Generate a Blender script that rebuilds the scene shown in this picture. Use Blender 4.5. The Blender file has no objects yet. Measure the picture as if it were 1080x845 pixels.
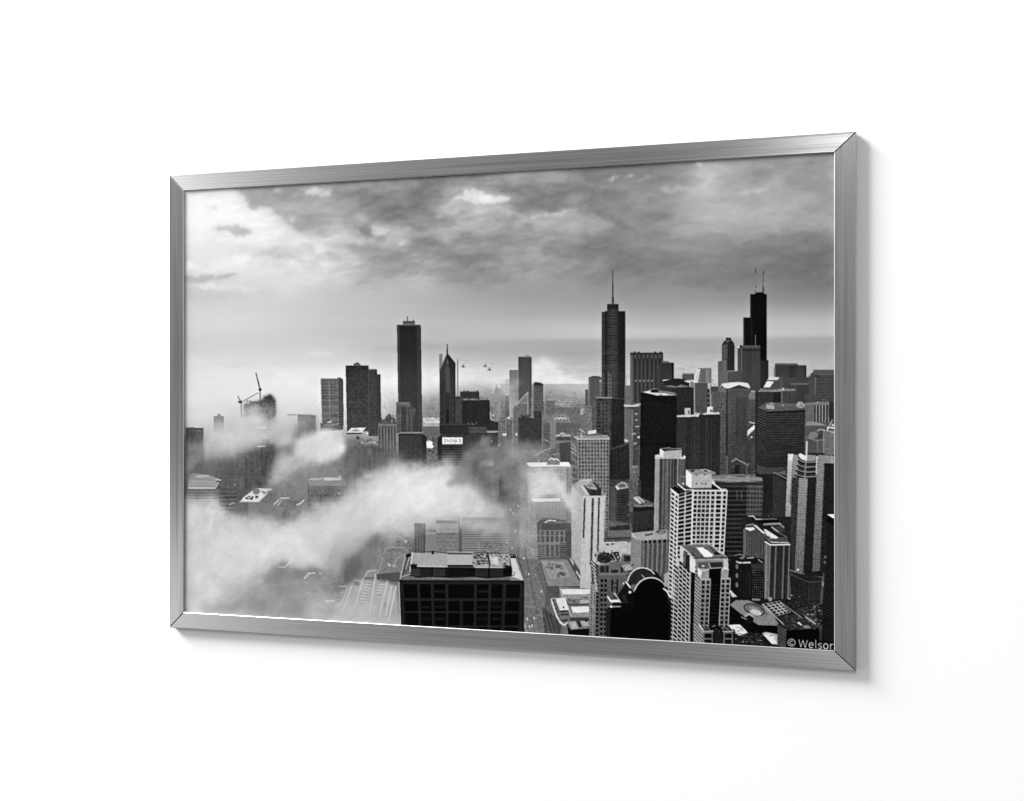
# A black and white skyline photograph in a mitred brushed-aluminium frame, hung on a white wall.
import bpy, bmesh, math
import numpy as np
from mathutils import Vector, Matrix

scene = bpy.context.scene
col = scene.collection
# ---------------------------------------------------------------- the printed photograph: tone engine
# The print is a flat sheet of pigment. Its tones (0..255) are drawn here shape by shape on a
# working raster and then stored per point of the sheet.
SS = 3
PX0, PY0, PX1, PY1 = 186, 150, 890, 696
GW, GH = PX1 - PX0, PY1 - PY0
CW, CH = GW * SS, GH * SS
AX = (np.arange(CW, dtype=np.float32) + .5) / SS + PX0
AY = (np.arange(CH, dtype=np.float32) + .5) / SS + PY0
V = np.full((CH, CW), 128, np.float32)
rng = np.random.default_rng(11)

def blur(a, s):
    if s <= 0: return a
    r = max(1, int(s * 3 + .5)); k = np.exp(-.5 * (np.arange(-r, r + 1) / s) ** 2); k /= k.sum()
    for ax in (0, 1):
        p = np.pad(a, [(r, r) if i == ax else (0, 0) for i in (0, 1)], mode='edge')
        n = a.shape[ax]; out = np.zeros_like(a)
        for i, w in enumerate(k):
            out += np.float32(w) * (p[i:i + n] if ax == 0 else p[:, i:i + n])
        a = out
    return a

def resize(a, h, w):
    y = np.clip((np.arange(h) + .5) * a.shape[0] / h - .5, 0, a.shape[0] - 1.001)
    x = np.clip((np.arange(w) + .5) * a.shape[1] / w - .5, 0, a.shape[1] - 1.001)
    yi, xi = y.astype(int), x.astype(int); fy = (y - yi)[:, None].astype(np.float32); fx = (x - xi)[None].astype(np.float32)
    t = a[yi] * (1 - fy) + a[yi + 1] * fy
    return t[:, xi] * (1 - fx) + t[:, xi + 1] * fx

def vnoise(x, y, seed):
    xi = np.floor(x).astype(np.int64); yi = np.floor(y).astype(np.int64)
    fx = (x - xi).astype(np.float32); fy = (y - yi).astype(np.float32)
    fx = fx * fx * fx * (fx * (fx * 6 - 15) + 10); fy = fy * fy * fy * (fy * (fy * 6 - 15) + 10)
    tab = np.random.default_rng(seed).random((256, 256)).astype(np.float32)
    g = lambda i, j: tab[j & 255, i & 255]
    return (g(xi, yi) * (1 - fx) + g(xi + 1, yi) * fx) * (1 - fy) + (g(xi, yi + 1) * (1 - fx) + g(xi + 1, yi + 1) * fx) * fy

def fbm(x, y, seed, octv=5, gain=.5):
    s = 0; a = 1.; t = 0
    for o in range(octv):
        s = s + a * vnoise(x * 2 ** o + 17.3 * o, y * 2 ** o + 9.1 * o, seed + o); t += a; a *= gain
    return s / t

# low resolution lattice (one sample per reference pixel) for clouds and fog
LX, LY = np.meshgrid(np.arange(GW) + PX0 + .5, np.arange(GH) + PY0 + .5)
LX = LX.astype(np.float32); LY = LY.astype(np.float32)

def box(pts, pad=1):
    xs = [p[0] for p in pts]; ys = [p[1] for p in pts]
    i0 = max(0, int((min(xs) - pad - PX0) * SS)); i1 = min(CW, int((max(xs) + pad - PX0) * SS) + 1)
    j0 = max(0, int((min(ys) - pad - PY0) * SS)); j1 = min(CH, int((max(ys) + pad - PY0) * SS) + 1)
    return (slice(j0, max(j0, j1)), slice(i0, max(i0, i1)))

def inside(pts, X, Y):
    m = np.zeros(np.broadcast(X, Y).shape, bool); n = len(pts)
    for i in range(n):
        (xa, ya), (xb, yb) = pts[i], pts[(i + 1) % n]
        if ya == yb: continue
        m ^= ((ya > Y) != (yb > Y)) & (X < (xb - xa) * (Y - ya) / (yb - ya) + xa)
    return m

def put(sl, m, val, a=1.):
    v = V[sl]; am = m.astype(np.float32) * a
    v += (val - v) * am

def poly(pts, val, a=1., gr=0, bot=None):
    """one flat tone (or top..bottom ramp) inside a polygon, gr = grain"""
    sl = box(pts); X = AX[sl[1]][None]; Y = AY[sl[0]][:, None]
    if X.size == 0 or Y.size == 0: return
    m = inside(pts, X, Y)
    if bot is not None:
        y0 = min(p[1] for p in pts); y1 = max(p[1] for p in pts)
        val = val + (bot - val) * np.clip((Y - y0) / (y1 - y0), 0, 1) + 0 * X
    if gr: val = val + gr * (2 * fbm(X * .55 + 0 * Y, Y * .55 + 0 * X, int(pts[0][0] * 7 + pts[0][1]) % 997, 3, .7) - 1)
    put(sl, m, val, a)

def rect(x0, y0, x1, y1, val, a=1., gr=0, bot=None):
    poly([(x0, y0), (x1, y0), (x1, y1), (x0, y1)], val, a, gr, bot)

def line(pts, w, val, a=1.):
    for (xa, ya), (xb, yb) in zip(pts[:-1], pts[1:]):
        sl = box([(xa, ya), (xb, yb)], w + 1); X = AX[sl[1]][None]; Y = AY[sl[0]][:, None]
        if X.size == 0 or Y.size == 0: continue
        dx, dy = xb - xa, yb - ya; L = max(1e-6, dx * dx + dy * dy)
        t = np.clip(((X - xa) * dx + (Y - ya) * dy) / L, 0, 1)
        d = np.hypot(X - xa - t * dx, Y - ya - t * dy)
        put(sl, np.clip((w / 2 - d) * SS + .5, 0, 1), val, a)

def dot(x, y, rx, val, a=1., ry=None):
    ry = ry or rx; sl = box([(x - rx, y - ry), (x + rx, y + ry)], 1); X = AX[sl[1]][None]; Y = AY[sl[0]][:, None]
    if X.size == 0 or Y.size == 0: return
    d = np.hypot((X - x) / rx, (Y - y) / ry)
    put(sl, np.clip((1 - d) * rx * SS + .5, 0, 1), val, a)

def hsh(i, j, k):
    h = np.sin(i * 127.1 + j * 311.7 + k * 74.7) * 43758.5453
    return h - np.floor(h)

def unsq(q):
    """the projective map from a quadrilateral (tl tr br bl) to the unit square"""
    A = []; b = []
    for (x, y), (s, t) in zip(q, [(0, 0), (1, 0), (1, 1), (0, 1)]):
        A.append([x, y, 1, 0, 0, 0, -s * x, -s * y]); b.append(s)
        A.append([0, 0, 0, x, y, 1, -t * x, -t * y]); b.append(t)
    return np.append(np.linalg.solve(np.array(A, float), np.array(b, float)), 1.)

def fac(q, base, nx=0, ny=0, wx=.6, wy=.6, win=40, jit=0, bot=None, gr=4, rgt=None, a=1., wbot=None, off=(0, 0), fade=None):
    """a facade: quadrilateral q (tl tr br bl) with nx x ny windows; base tone ramps to bot downwards and to rgt rightwards"""
    h = unsq(q); sl = box(q); X = AX[sl[1]][None]; Y = AY[sl[0]][:, None]
    if X.size == 0 or Y.size == 0: return
    d = h[6] * X + h[7] * Y + 1
    s = (h[0] * X + h[1] * Y + h[2]) / d; t = (h[3] * X + h[4] * Y + h[5]) / d
    m = (s >= 0) & (s <= 1) & (t >= 0) & (t <= 1)
    tc = np.clip(t, 0, 1); sc = np.clip(s, 0, 1); sd = int(q[0][0] * 7 + q[0][1] * 3) % 997
    v = base + (0 if bot is None else (bot - base) * tc) + (0 if rgt is None else (rgt - base) * sc) + 0 * X
    if nx or ny:
        w = np.ones_like(v)
        ix = iy = 0
        if nx: fx = sc * nx + off[0]; ix = np.floor(fx); w = w * (np.abs(fx - ix - .5) < wx / 2)
        if ny: fy = tc * ny + off[1]; iy = np.floor(fy); w = w * (np.abs(fy - iy - .5) < wy / 2)
        wv = win + (0 if wbot is None else (wbot - win) * tc) + (jit * (2 * hsh(ix, iy, sd) - 1) if jit else 0)
        v = v + (wv - v) * w
    if gr: v = v + gr * (2 * fbm(X * .5 + 0 * Y, Y * .5 + 0 * X, sd, 3, .7) - 1)
    put(sl, m, np.clip(v, 0, 255), a if fade is None else a * (1 - np.clip((tc - fade) / (1 - fade), 0, 1) ** 1.3))

def R4(x0, y0, x1, y1): return [(x0, y0), (x1, y0), (x1, y1), (x0, y1)]

def clutter(x0, y0, x1, y1, n, lo, hi, w=(1, 4), h=(.6, 1.6), a=.8, skew=0, seed=0):
    r = np.random.default_rng(seed + int(x0 * 3 + y0))
    for k in range(n):
        x = r.uniform(x0, x1); y = r.uniform(y0, y1); ww = r.uniform(*w) / 2; hh = r.uniform(*h) / 2
        t = lo + (hi - lo) * r.random() ** 1.6; sk = skew * hh
        poly([(x - ww + sk, y - hh), (x + ww + sk, y - hh), (x + ww - sk, y + hh), (x - ww - sk, y + hh)], t, a)

def soft(pts, s, rough=.5, scale=.06, seed=1, stretch=1.5, amp=None, wide=.45, crisp=0.):
    """a soft cloud mask on the coarse lattice: a torn, drifting polygon blurred at two widths"""
    amp = s * 2.2 if amp is None else amp
    wx = (fbm(LX * scale, LY * scale, seed, 5, .6) - .5) * 2 * amp * stretch; wy = (fbm(LX * scale, LY * scale, seed + 7, 5, .6) - .5) * 2 * amp
    m = inside(pts, LX + wx, LY + wy).astype(np.float32)
    m = (1 - wide) * blur(m, s * .6) + wide * blur(m, s * 2.2)
    n = fbm(LX * scale * 1.3 / stretch, LY * scale * 1.3, seed + 13, 6, .62)
    if crisp:
        q = np.clip((m + .9 * (n - .5) * np.clip(4 * m * (1 - m) + .1, 0, 1) - .3) / .4, 0, 1); m = m * (1 - crisp) + crisp * q * q * (3 - 2 * q)
    return np.clip(m * (1 + rough * (n - .5) * 1.5 * (1.15 - m)), 0, 1)

DRX, DRY = LX * .90 - LY * .44, LX * .44 + LY * .90      # along and across the drift of the fog
WSX = DRX + 26 * (fbm(LX * .018, LY * .024, 611, 4) - .5); WSY = DRY + 20 * (fbm(LX * .02, LY * .026, 641, 4) - .5)
def fog(pts, s, tone, a=1., rough=.8, scale=.05, seed=1, tone2=None, stretch=1.5, mot=10, thin=1.):
    """a bank of fog: where it thins out it tears into wisps, where it is dense it glows"""
    m = soft(pts, s, rough * .6, scale, seed, stretch, None, .32)
    n = .55 * fbm(WSX * .030, WSY * .046, seed + 90, 6, .6) + .45 * fbm(WSX * .066, WSY * .078, seed + 120, 6, .64)
    m = np.clip(m * (1 + 3.3 * thin * (n - .5) * (1.15 - m ** 1.5)) - .05, 0, 1)
    tn = tone + 4.2 * mot * (n - .5) + 18 * (m - .75)
    M = resize((m * a).astype(np.float32), CH, CW); T = resize(np.clip(tn, 60, 244).astype(np.float32), CH, CW)
    V[:] += (T - V) * M

def murk(pts, s, tone, a=.85, am=26, seed=5):
    """a dim mass of buildings seen through fog: soft outline, upright streaks, no clear windows"""
    m = soft(pts, s, .3, .08, seed, 1, s * .8)
    t = tone + am * (2 * fbm(LX * .42, LY * .09, seed + 31, 4, .65) - 1) + .6 * am * (2 * fbm(LX * .2, LY * .5, seed + 71, 3, .6) - 1)
    V[:] += (resize(np.clip(t, 30, 200).astype(np.float32), CH, CW) - V) * resize((m * a).astype(np.float32), CH, CW)

def ell(cx, cy, rx, ry, rot=0, n=28):
    r = math.radians(rot); c, s = math.cos(r), math.sin(r)
    return [(cx + rx * math.cos(k * 2 * math.pi / n) * c - ry * math.sin(k * 2 * math.pi / n) * s,
             cy + rx * math.cos(k * 2 * math.pi / n) * s + ry * math.sin(k * 2 * math.pi / n) * c) for k in range(n)]
# ---------------------------------------------------------------- sky of the printed photograph
SKX = [196, 240, 280, 320, 360, 400, 450, 500, 550, 600, 650, 700, 750, 800, 840, 880]
SKY = {
 160: [250, 245, 200, 180, 160, 150, 150, 160, 150, 145, 145, 150, 184, 168, 162, 168],
 185: [250, 246, 180, 168, 155, 150, 150, 165, 150, 145, 150, 150, 186, 162, 160, 166],
 200: [250, 246, 172, 168, 152, 150, 150, 168, 150, 144, 148, 146, 188, 163, 166, 166],
 215: [248, 247, 225, 170, 168, 150, 146, 180, 152, 142, 150, 165, 190, 166, 176, 170],
 230: [247, 247, 245, 190, 166, 148, 146, 172, 150, 150, 138, 148, 172, 176, 172, 166],
 245: [243, 240, 244, 200, 186, 172, 160, 164, 152, 154, 142, 152, 166, 168, 168, 162],
 265: [232, 236, 228, 208, 204, 168, 168, 150, 148, 146, 140, 146, 154, 142, 128, 126],
 285: [236, 240, 234, 216, 196, 178, 172, 148, 144, 140, 134, 142, 136, 127, 125, 120],
 300: [206, 208, 228, 215, 200, 192, 182, 166, 156, 156, 142, 150, 142, 132, 128, 120],
 320: [208, 211, 212, 208, 201, 195, 186, 176, 168, 165, 164, 160, 160, 156, 152, 150],
 335: [220, 224, 218, 210, 204, 199, 192, 186, 181, 184, 184, 180, 186, 186, 187, 187],
 350: [210, 210, 208, 205, 200, 196, 193, 195, 195, 202, 205, 202, 202, 202, 202, 197],
 370: [215, 216, 213, 210, 205, 192, 182, 178, 177, 176, 180, 184, 184, 180, 179, 178],
 385: [221, 225, 226, 226, 226, 218, 214, 206, 198, 186, 186, 194, 198, 194, 190, 186],
 400: [224, 232, 235, 238, 240, 236, 232, 229, 224, 214, 200, 194, 194, 188, 182, 180],
 420: [222, 234, 238, 238, 236, 234, 224, 214, 208, 205, 190, 180, 180, 175, 172, 170],
 440: [215, 225, 230, 225, 205, 190, 170, 160, 150, 150, 150, 150, 150, 150, 150, 150],
}
_ys = sorted(SKY); _rows = np.array([np.interp(np.arange(GW) + PX0, SKX, SKY[k]) for k in _ys], np.float32)
_yy = np.clip(np.arange(GH) + PY0, _ys[0], _ys[-1]); _i = np.clip(np.searchsorted(_ys, _yy, 'right') - 1, 0, len(_ys) - 2)
_f = ((_yy - np.array(_ys)[_i]) / (np.array(_ys)[_i + 1] - np.array(_ys)[_i]))[:, None].astype(np.float32)
sky = _rows[_i] * (1 - _f) + _rows[_i + 1] * _f
sky = blur(sky, 5)
# cloud texture: layered cloud with lit upper-left rims and shaded bellies, calm below the deck
wx_ = fbm(LX * .012, LY * .02, 301, 4) - .5; wy_ = fbm(LX * .012, LY * .02, 333, 4) - .5
def relief(sx, sy, seed, k, oc=7, gain=.6, warp=30):
    X = LX + warp * wx_ * 1.6; Y = LY + warp * wy_
    h = fbm(X * sx, Y * sy, seed, oc, gain); h1 = fbm((X + 1.6) * sx, (Y + 2.2) * sy, seed, oc, gain)
    return np.clip((h1 - h) * k, -1, 1), h
r1, h1 = relief(.014, .028, 21, 15, 6, .5, 9); r2, h2 = relief(.036, .060, 45, 8, 6, .52, 9)
lay = np.clip((h1 - .47) / .09, 0, 1); lay = lay * lay * (3 - 2 * lay); lay2 = np.clip((h2 - .49) / .06, 0, 1)
n2 = h2; n1 = h1
deck = np.clip((312 - LY) / 40, 0, 1) * np.clip((LX - 225 + (LY - 200) * -.25) / 90, .12, 1)
mid = 1.3 * np.clip(1.2 - np.abs(LX - 430) / 380, .42, 1)
sky += deck * mid * (r1 * 14 + r2 * 4.5 + (lay - .5) * 14 + (lay2 - .5) * 5 + (h1 - .5) * 44 + (h2 - .5) * 26)
sky += (1 - deck) * np.clip((315 - LY) / 40, 0, 1) * (r1 * 7 + r2 * 3)
calm = 1 - np.clip((322 - LY) / 40, 0, 1)
sky += calm * (fbm(LX * .005, LY * .06, 71, 4) - .5) * 14

def cloud(pts, s, tone, a, rough=1.0, scale=.09, seed=1, stretch=1.8):
    global sky
    sky += (tone + 40 * (h2 - .5) + 5 * r2 + 7 * r1 - sky) * soft(pts, s, rough, scale * 1.4, seed, stretch, s * 1.5 + 1.8, .38, .3) * a
# glow round the breaks
for pts_, s_, t_, a_ in [([(460, 218), (490, 200), (545, 204), (545, 224), (490, 228)], 7, 190, .5), ([(310, 212), (328, 192), (360, 198), (352, 214)], 6, 196, .45), ([(725, 196), (740, 168), (775, 170), (765, 190), (730, 206), (690, 206)], 8, 190, .3), ([(296, 224), (330, 236), (346, 262), (300, 262), (282, 240)], 7, 226, .5), ([(380, 236), (420, 232), (440, 258), (400, 264)], 7, 180, .4), ([(545, 236), (600, 218), (640, 232), (600, 250)], 8, 166, .4)]: cloud(pts_, s_, t_, a_, 1.1, .07, 121)
# grey cloud deck edge upper left, small dark clouds
cloud([(247, 196), (262, 214), (270, 218), (283, 217), (292, 226), (304, 236), (316, 243), (335, 241), (352, 235), (380, 240), (380, 190)], 3.5, 166, .75, 1.3, .1, 3)
cloud([(258, 203), (264, 215), (290, 215), (318, 212), (330, 205), (318, 198)], 4, 156, .7, 1.2, .1, 5)
cloud([(289, 222), (300, 230), (312, 240), (330, 241), (345, 230), (318, 216)], 4, 170, .6, 1.2, .1, 7)
cloud([(225, 240), (238, 237), (258, 240), (264, 246), (252, 250), (243, 249), (234, 245)], 2.6, 184, .8, 1.1, .14, 9)
cloud([(212, 217), (222, 216), (231, 220), (220, 221)], 2, 214, .6, 1.4, .2, 11)
cloud([(214, 245), (222, 244), (224, 247), (215, 248)], 2, 225, .7, 1, .2, 13)
cloud([(196, 293), (215, 292), (252, 290), (235, 295), (210, 299), (196, 298)], 2, 188, .9, 1.1, .1, 15)
cloud([(196, 308), (240, 305), (300, 303), (300, 318), (196, 320)], 6, 203, .6, 1, .06, 17)
cloud([(275, 262), (290, 258), (302, 263), (292, 271), (276, 268)], 3, 205, .6, 1.2, .12, 19)
# bright breaks
cloud([(320, 206), (328, 196), (345, 200), (352, 206), (335, 208)], 2.6, 236, .8, 1.2, .16, 23)
cloud([(285, 203), (292, 198), (298, 201), (291, 205)], 2.2, 228, .8, 1.2, .16, 25)
cloud([(302, 226), (310, 229), (315, 235), (308, 232)], 1.5, 232, .8, 1.2, .18, 27)
cloud([(276, 240), (288, 238), (295, 248), (290, 256), (278, 254), (270, 246)], 3.5, 248, .85, 1.2, .12, 29)
cloud([(196, 275), (203, 276), (208, 281), (200, 284), (196, 284)], 2, 252, .9, 1.1, .15, 31)
cloud([(234, 264), (240, 268), (252, 269), (264, 274), (258, 284), (246, 278), (236, 272)], 2.6, 248, .75, 1.3, .14, 33)
cloud([(300, 278), (315, 275), (332, 277), (326, 287), (306, 285)], 4, 236, .7, 1.2, .1, 35)
cloud([(196, 302), (210, 298), (240, 297), (262, 302), (275, 309), (240, 305)], 2, 236, .7, 1.3, .1, 37)
cloud([(245, 300), (268, 304), (274, 310), (262, 308)], 3, 232, .6, 1.2, .1, 38)
cloud([(472, 212), (482, 207), (495, 198), (506, 203), (520, 206), (540, 209), (536, 213), (515, 215), (500, 213), (486, 209)], 1.8, 236, .95, 1.4, .16, 39)
cloud([(500, 208), (512, 206), (525, 210), (510, 214)], 1.5, 252, .95, 1.2, .2, 41)
cloud([(470, 214), (500, 216), (545, 212), (530, 224), (500, 226), (478, 219)], 5, 196, .6, 1.2, .1, 43)
cloud([(391, 240), (398, 238), (408, 240), (409, 246), (400, 251), (393, 248)], 1.7, 208, .95, .9, .2, 45)
cloud([(378, 240), (391, 236), (391, 250), (397, 254), (388, 252), (381, 246)], 1.8, 128, .8, 1.3, .25, 47)
cloud([(395, 250), (405, 249), (407, 254), (398, 255)], 1.6, 138, .6, 1.2, .25, 48)
cloud([(420, 256), (427, 253), (430, 256), (422, 260)], 1.5, 218, .85, 1.2, .25, 49)
cloud([(423, 262), (434, 263), (430, 266), (424, 266)], 1.5, 200, .7, 1.2, .25, 50)
cloud([(405, 240), (430, 238), (443, 244), (452, 248), (470, 250), (440, 251), (412, 248)], 3, 190, .6, 1.3, .12, 51)
cloud([(486, 243), (494, 243), (496, 247), (490, 248)], 1.4, 205, .7, 1.3, .25, 52)
cloud([(440, 234), (455, 231), (478, 228), (482, 236), (474, 243), (455, 242)], 4, 136, .6, 1.3, .12, 53)
cloud([(520, 235), (528, 228), (540, 226), (548, 236), (530, 247)], 5, 138, .5, 1.2, .12, 54)
cloud([(551, 230), (562, 226), (585, 224), (606, 218), (612, 227), (640, 230), (650, 240), (620, 246), (585, 247), (572, 243), (560, 236)], 3.2, 174, .75, 1.3, .1, 55)
cloud([(552, 231), (566, 226), (590, 223), (606, 219), (596, 226), (572, 229), (562, 233)], 1.4, 200, .85, 1.3, .18, 57)
cloud([(562, 232), (568, 234), (571, 246), (564, 240)], 2, 184, .6, 1.2, .2, 58)
cloud([(551, 234), (562, 238), (566, 246), (553, 244)], 2.2, 134, .6, 1.2, .2, 59)
cloud([(641, 191), (646, 187), (653, 186), (650, 190)], 1.3, 222, .9, 1.0, .25, 61)
cloud([(657, 187), (664, 183), (670, 184), (662, 187)], 1.3, 220, .9, 1.0, .25, 63)
cloud([(625, 200), (640, 195), (650, 193), (640, 199)], 1.8, 196, .7, 1.1, .2, 65)
cloud([(665, 191), (685, 185), (690, 187), (675, 192)], 1.6, 178, .6, 1.1, .2, 67)
cloud([(690, 200), (700, 196), (735, 197), (745, 188), (752, 186), (748, 194), (730, 203), (708, 204)], 2.8, 204, .7, 1.2, .12, 69)
cloud([(733, 172), (745, 166), (758, 170), (752, 188), (740, 194), (738, 182)], 3.5, 206, .45, 1.2, .12, 71)
cloud([(734, 170), (740, 170), (742, 177), (736, 176)], 1.6, 245, .7, 1, .2, 72)
cloud([(784, 186), (800, 178), (830, 172), (822, 182), (812, 190), (790, 195)], 4, 145, .6, 1.2, .1, 73)
cloud([(806, 192), (818, 180), (834, 182), (830, 194), (812, 198)], 5, 190, .4, 1.3, .14, 75)
cloud([(770, 204), (785, 200), (812, 198), (808, 204), (780, 206)], 2.2, 196, .6, 1.2, .14, 77)
cloud([(845, 172), (880, 168), (880, 178), (850, 178)], 4, 150, .5, 1.2, .12, 79)
cloud([(540, 207), (570, 213), (610, 215), (640, 206), (660, 208), (640, 216), (600, 222), (560, 214)], 4, 134, .6, 1.1, .09, 81)
cloud([(640, 218), (680, 222), (720, 228), (700, 234), (660, 228)], 4, 132, .6, 1.1, .09, 83)
cloud([(570, 258), (640, 264), (705, 268), (690, 274), (620, 272), (560, 268)], 5, 130, .55, 1.0, .08, 85)
cloud([(740, 262), (790, 252), (880, 240), (880, 262), (810, 266), (770, 266)], 6, 124, .65, 1.0, .06, 87)
cloud([(800, 266), (850, 259), (870, 262), (830, 268)], 3, 142, .5, 1.0, .1, 89)
cloud([(541, 276), (552, 280), (566, 288), (555, 284)], 2, 168, .7, 1, .2, 91)
cloud([(700, 250), (706, 252), (708, 256), (702, 254)], 1.6, 164, .6, 1, .2, 92)
cloud([(455, 290), (480, 284), (520, 282), (560, 288), (540, 296), (490, 298)], 6, 142, .5, 1, .08, 93)
cloud([(690, 300), (740, 296), (800, 292), (880, 288), (880, 298), (800, 302), (740, 305)], 4, 128, .5, 1, .06, 95)
for pts_, t_, a_ in [([(330, 205), (400, 196), (470, 198), (455, 212), (400, 214), (350, 213)], 134, .5), ([(360, 222), (420, 216), (470, 224), (440, 234), (390, 232)], 130, .5), ([(440, 250), (520, 246), (560, 256), (540, 276), (480, 278), (450, 268)], 132, .5), ([(380, 268), (430, 270), (470, 280), (430, 286), (390, 280)], 150, .4), ([(560, 196), (640, 190), (700, 190), (690, 200), (620, 206), (570, 208)], 132, .45), ([(640, 246), (720, 250), (780, 246), (760, 262), (690, 264), (640, 258)], 128, .4)]: cloud(pts_, 5, t_, a_, 1.2, .06, int(pts_[0][0]))
# far lake and haze layer under the horizon
hz = np.clip((LX - 470) / 130, 0, 1); yh = 357 - np.clip((LX - 640) / 240, 0, 1) * 3
e = np.clip((LY - yh + 1) / 4, 0, 1) * np.clip(1 - (LY - yh) / 30, 0, 1)
sky -= hz * e * 20
cloud([(360, 366), (420, 362), (500, 364), (545, 372), (500, 374), (430, 372)], 3.5, 178, .5, .8, .05, 97)
for (x0, x1, y, t, am) in [(196, 300, 386, 212, .5), (196, 330, 396, 236, .5), (196, 350, 377, 224, .5), (198, 300, 417, 240, .4), (300, 520, 392, 236, .4)]:
    cloud([(x0, y + 1), ((x0 + x1) / 2, y - 3), (x1, y - 5), (x1, y - 1), ((x0 + x1) / 2, y + 2)], 2.5, t, am, .9, .05, int(y))
cloud([(225, 422), (235, 419), (237, 422), (228, 424)], 1.8, 204, .7, 1, .2, 98)
cloud([(212, 424), (222, 421), (216, 426)], 2, 212, .6, 1, .2, 99)
cloud([(562, 384), (570, 379), (580, 381), (586, 389), (588, 400), (560, 400)], 2.2, 226, .85, 1.2, .16, 101)
cloud([(556, 396), (600, 396), (640, 402), (640, 416), (560, 416)], 5, 226, .7, .9, .08, 103)
for pts_, s_, t_, a_ in [([(330, 398), (420, 394), (480, 396), (540, 400), (640, 408), (640, 430), (330, 440)], 6, 240, .8), ([(196, 400), (260, 396), (340, 400), (340, 440), (196, 440)], 8, 236, .6), ([(560, 390), (566, 381), (576, 378), (585, 383), (592, 392), (604, 397), (620, 400), (624, 412), (556, 414)], 4, 234, .8)]: cloud(pts_, s_, t_, a_, .9, .06, 111)
sky += hz * (fbm(LX * .02, LY * .4, 77, 4) - .5) * np.clip((LY - 352) / 20, 0, 1) * 10
sky += hz * np.clip((LY - 376) / 16, 0, 1) * (fbm(LX * .12, LY * .6, 79, 3) - .5) * 30
sky = .5 * sky + .5 * blur(sky.astype(np.float32), 1.3)
V[:] = resize(np.clip(sky, 0, 255).astype(np.float32), CH, CW)
V += (fbm(AX[None] * .9 + 0 * AY[:, None], AY[:, None] * .9 + 0 * AX[None], 401, 2) - .5) * 3

# ---------------------------------------------------------------- the city floor, far to near
gm = blur((LY > 414 + 7 * np.sin(LX * .021) + 16 * (fbm(LX * .03, LY * .03, 207, 4) - .5)).astype(np.float32), 7)
g0 = np.interp(np.arange(GH) + PY0, [395, 412, 425, 445, 480, 560, 640, 690], [195, 165, 132, 108, 98, 95, 80, 60]).astype(np.float32)[:, None]
gt = g0 + (fbm(LX * .25, LY * .8, 210, 4, .6) - .5) * 46
gl = np.clip((470 - LX) / 90, 0, 1); hl = np.interp(LY, [400, 425, 440, 455, 475, 500], [238, 236, 226, 200, 160, 120]); gt = gt + gl * (hl - gt) * .93
V += (resize(gt.astype(np.float32), CH, CW) - V) * resize(gm, CH, CW)
clutter(515, 410, 668, 426, 170, 120, 215, (1, 5), (.5, 1.1), .4)
clutter(560, 420, 650, 470, 260, 60, 190, (1, 5), (.6, 1.6), .6)
clutter(500, 440, 600, 560, 260, 60, 170, (.8, 3), (.8, 2.4), .5)
clutter(715, 386, 880, 408, 160, 150, 215, (2, 9), (.4, 1.0), .45)
clutter(640, 440, 880, 690, 320, 20, 150, (1, 5), (.8, 2.5), .6)
clutter(440, 425, 560, 450, 70, 110, 200, (1, 5), (.5, 1.2), .5)
# ---------------------------------------------------------------- towers standing in the fog, left
fac([(314, 437), (333, 438), (333, 470), (314, 470)], 112, 8, 9, .5, .5, 95, 10, bot=128, gr=10, fade=.5)
rect(303, 437, 313, 438.4, 128, .8); rect(303, 438, 314, 470, 200, .35)
murk([(300, 474), (312, 448), (324, 439), (333, 440), (333, 470), (310, 486)], 3, 118, .8, 20, 7)
fac(R4(225.5, 439, 236, 460), 118, 4, 8, .5, .5, 104, 8, bot=170, gr=8, fade=.2)
poly([(229, 440), (229.5, 436.8), (232.5, 436.8), (233, 439.5), (236, 440.5), (236, 443), (226, 443)], 112, .9, 8)
fac(R4(196, 451, 214.6, 502), 84, 5, 14, .55, .5, 70, 16, bot=128, gr=22, fade=.7)
poly([(196, 451.5), (203, 450.6), (208, 452), (206, 462), (201, 470), (196, 476)], 62, .7, 18); rect(205, 450, 213.5, 451.4, 225, .8)
# unfinished tower with two cranes
poly([(257.2, 432), (258, 426.6), (262, 426.2), (265, 424), (269, 423), (273, 423.6), (277, 421.8), (277, 430), (272, 427.4), (264, 428.6)], 58, .92, 26); murk([(257, 426), (277, 423), (278, 440), (266, 437), (257, 441)], 1.3, 78, .8, 34, 35)
murk([(276, 436), (276, 422), (279, 418), (286, 416), (290.5, 422), (291, 438), (284, 444)], 1.1, 52, .97, 30, 33); poly([(279, 423), (279.5, 418.6), (282, 419), (284, 417), (286, 417.6), (287.5, 421.5), (290, 423), (290.4, 430), (284, 434), (280, 428)], 46, .8, 30)
murk([(275, 430), (290.5, 430), (290, 454), (274, 454)], 2.2, 128, .75, 34, 9)
clutter(258, 422, 290, 438, 90, 26, 150, (.7, 2), (.6, 1.6), .6)
line([(274.5, 422.5), (274.2, 411)], 1.1, 92, .9); line([(274.3, 411), (270, 393.6)], 1.1, 70, .85); line([(272.2, 402), (273.6, 408)], 1.5, 60, .5)
dot(274.3, 411, 1.5, 40); line([(254.8, 440), (254.1, 425)], 1.3, 120, .9); line([(254.3, 424.4), (272, 414.6)], .9, 110, .8)
line([(251, 418), (254, 424)], 1, 90, .85); poly([(251, 423.3), (254.8, 422.5), (255.4, 425.5), (251.5, 425)], 45)
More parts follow.
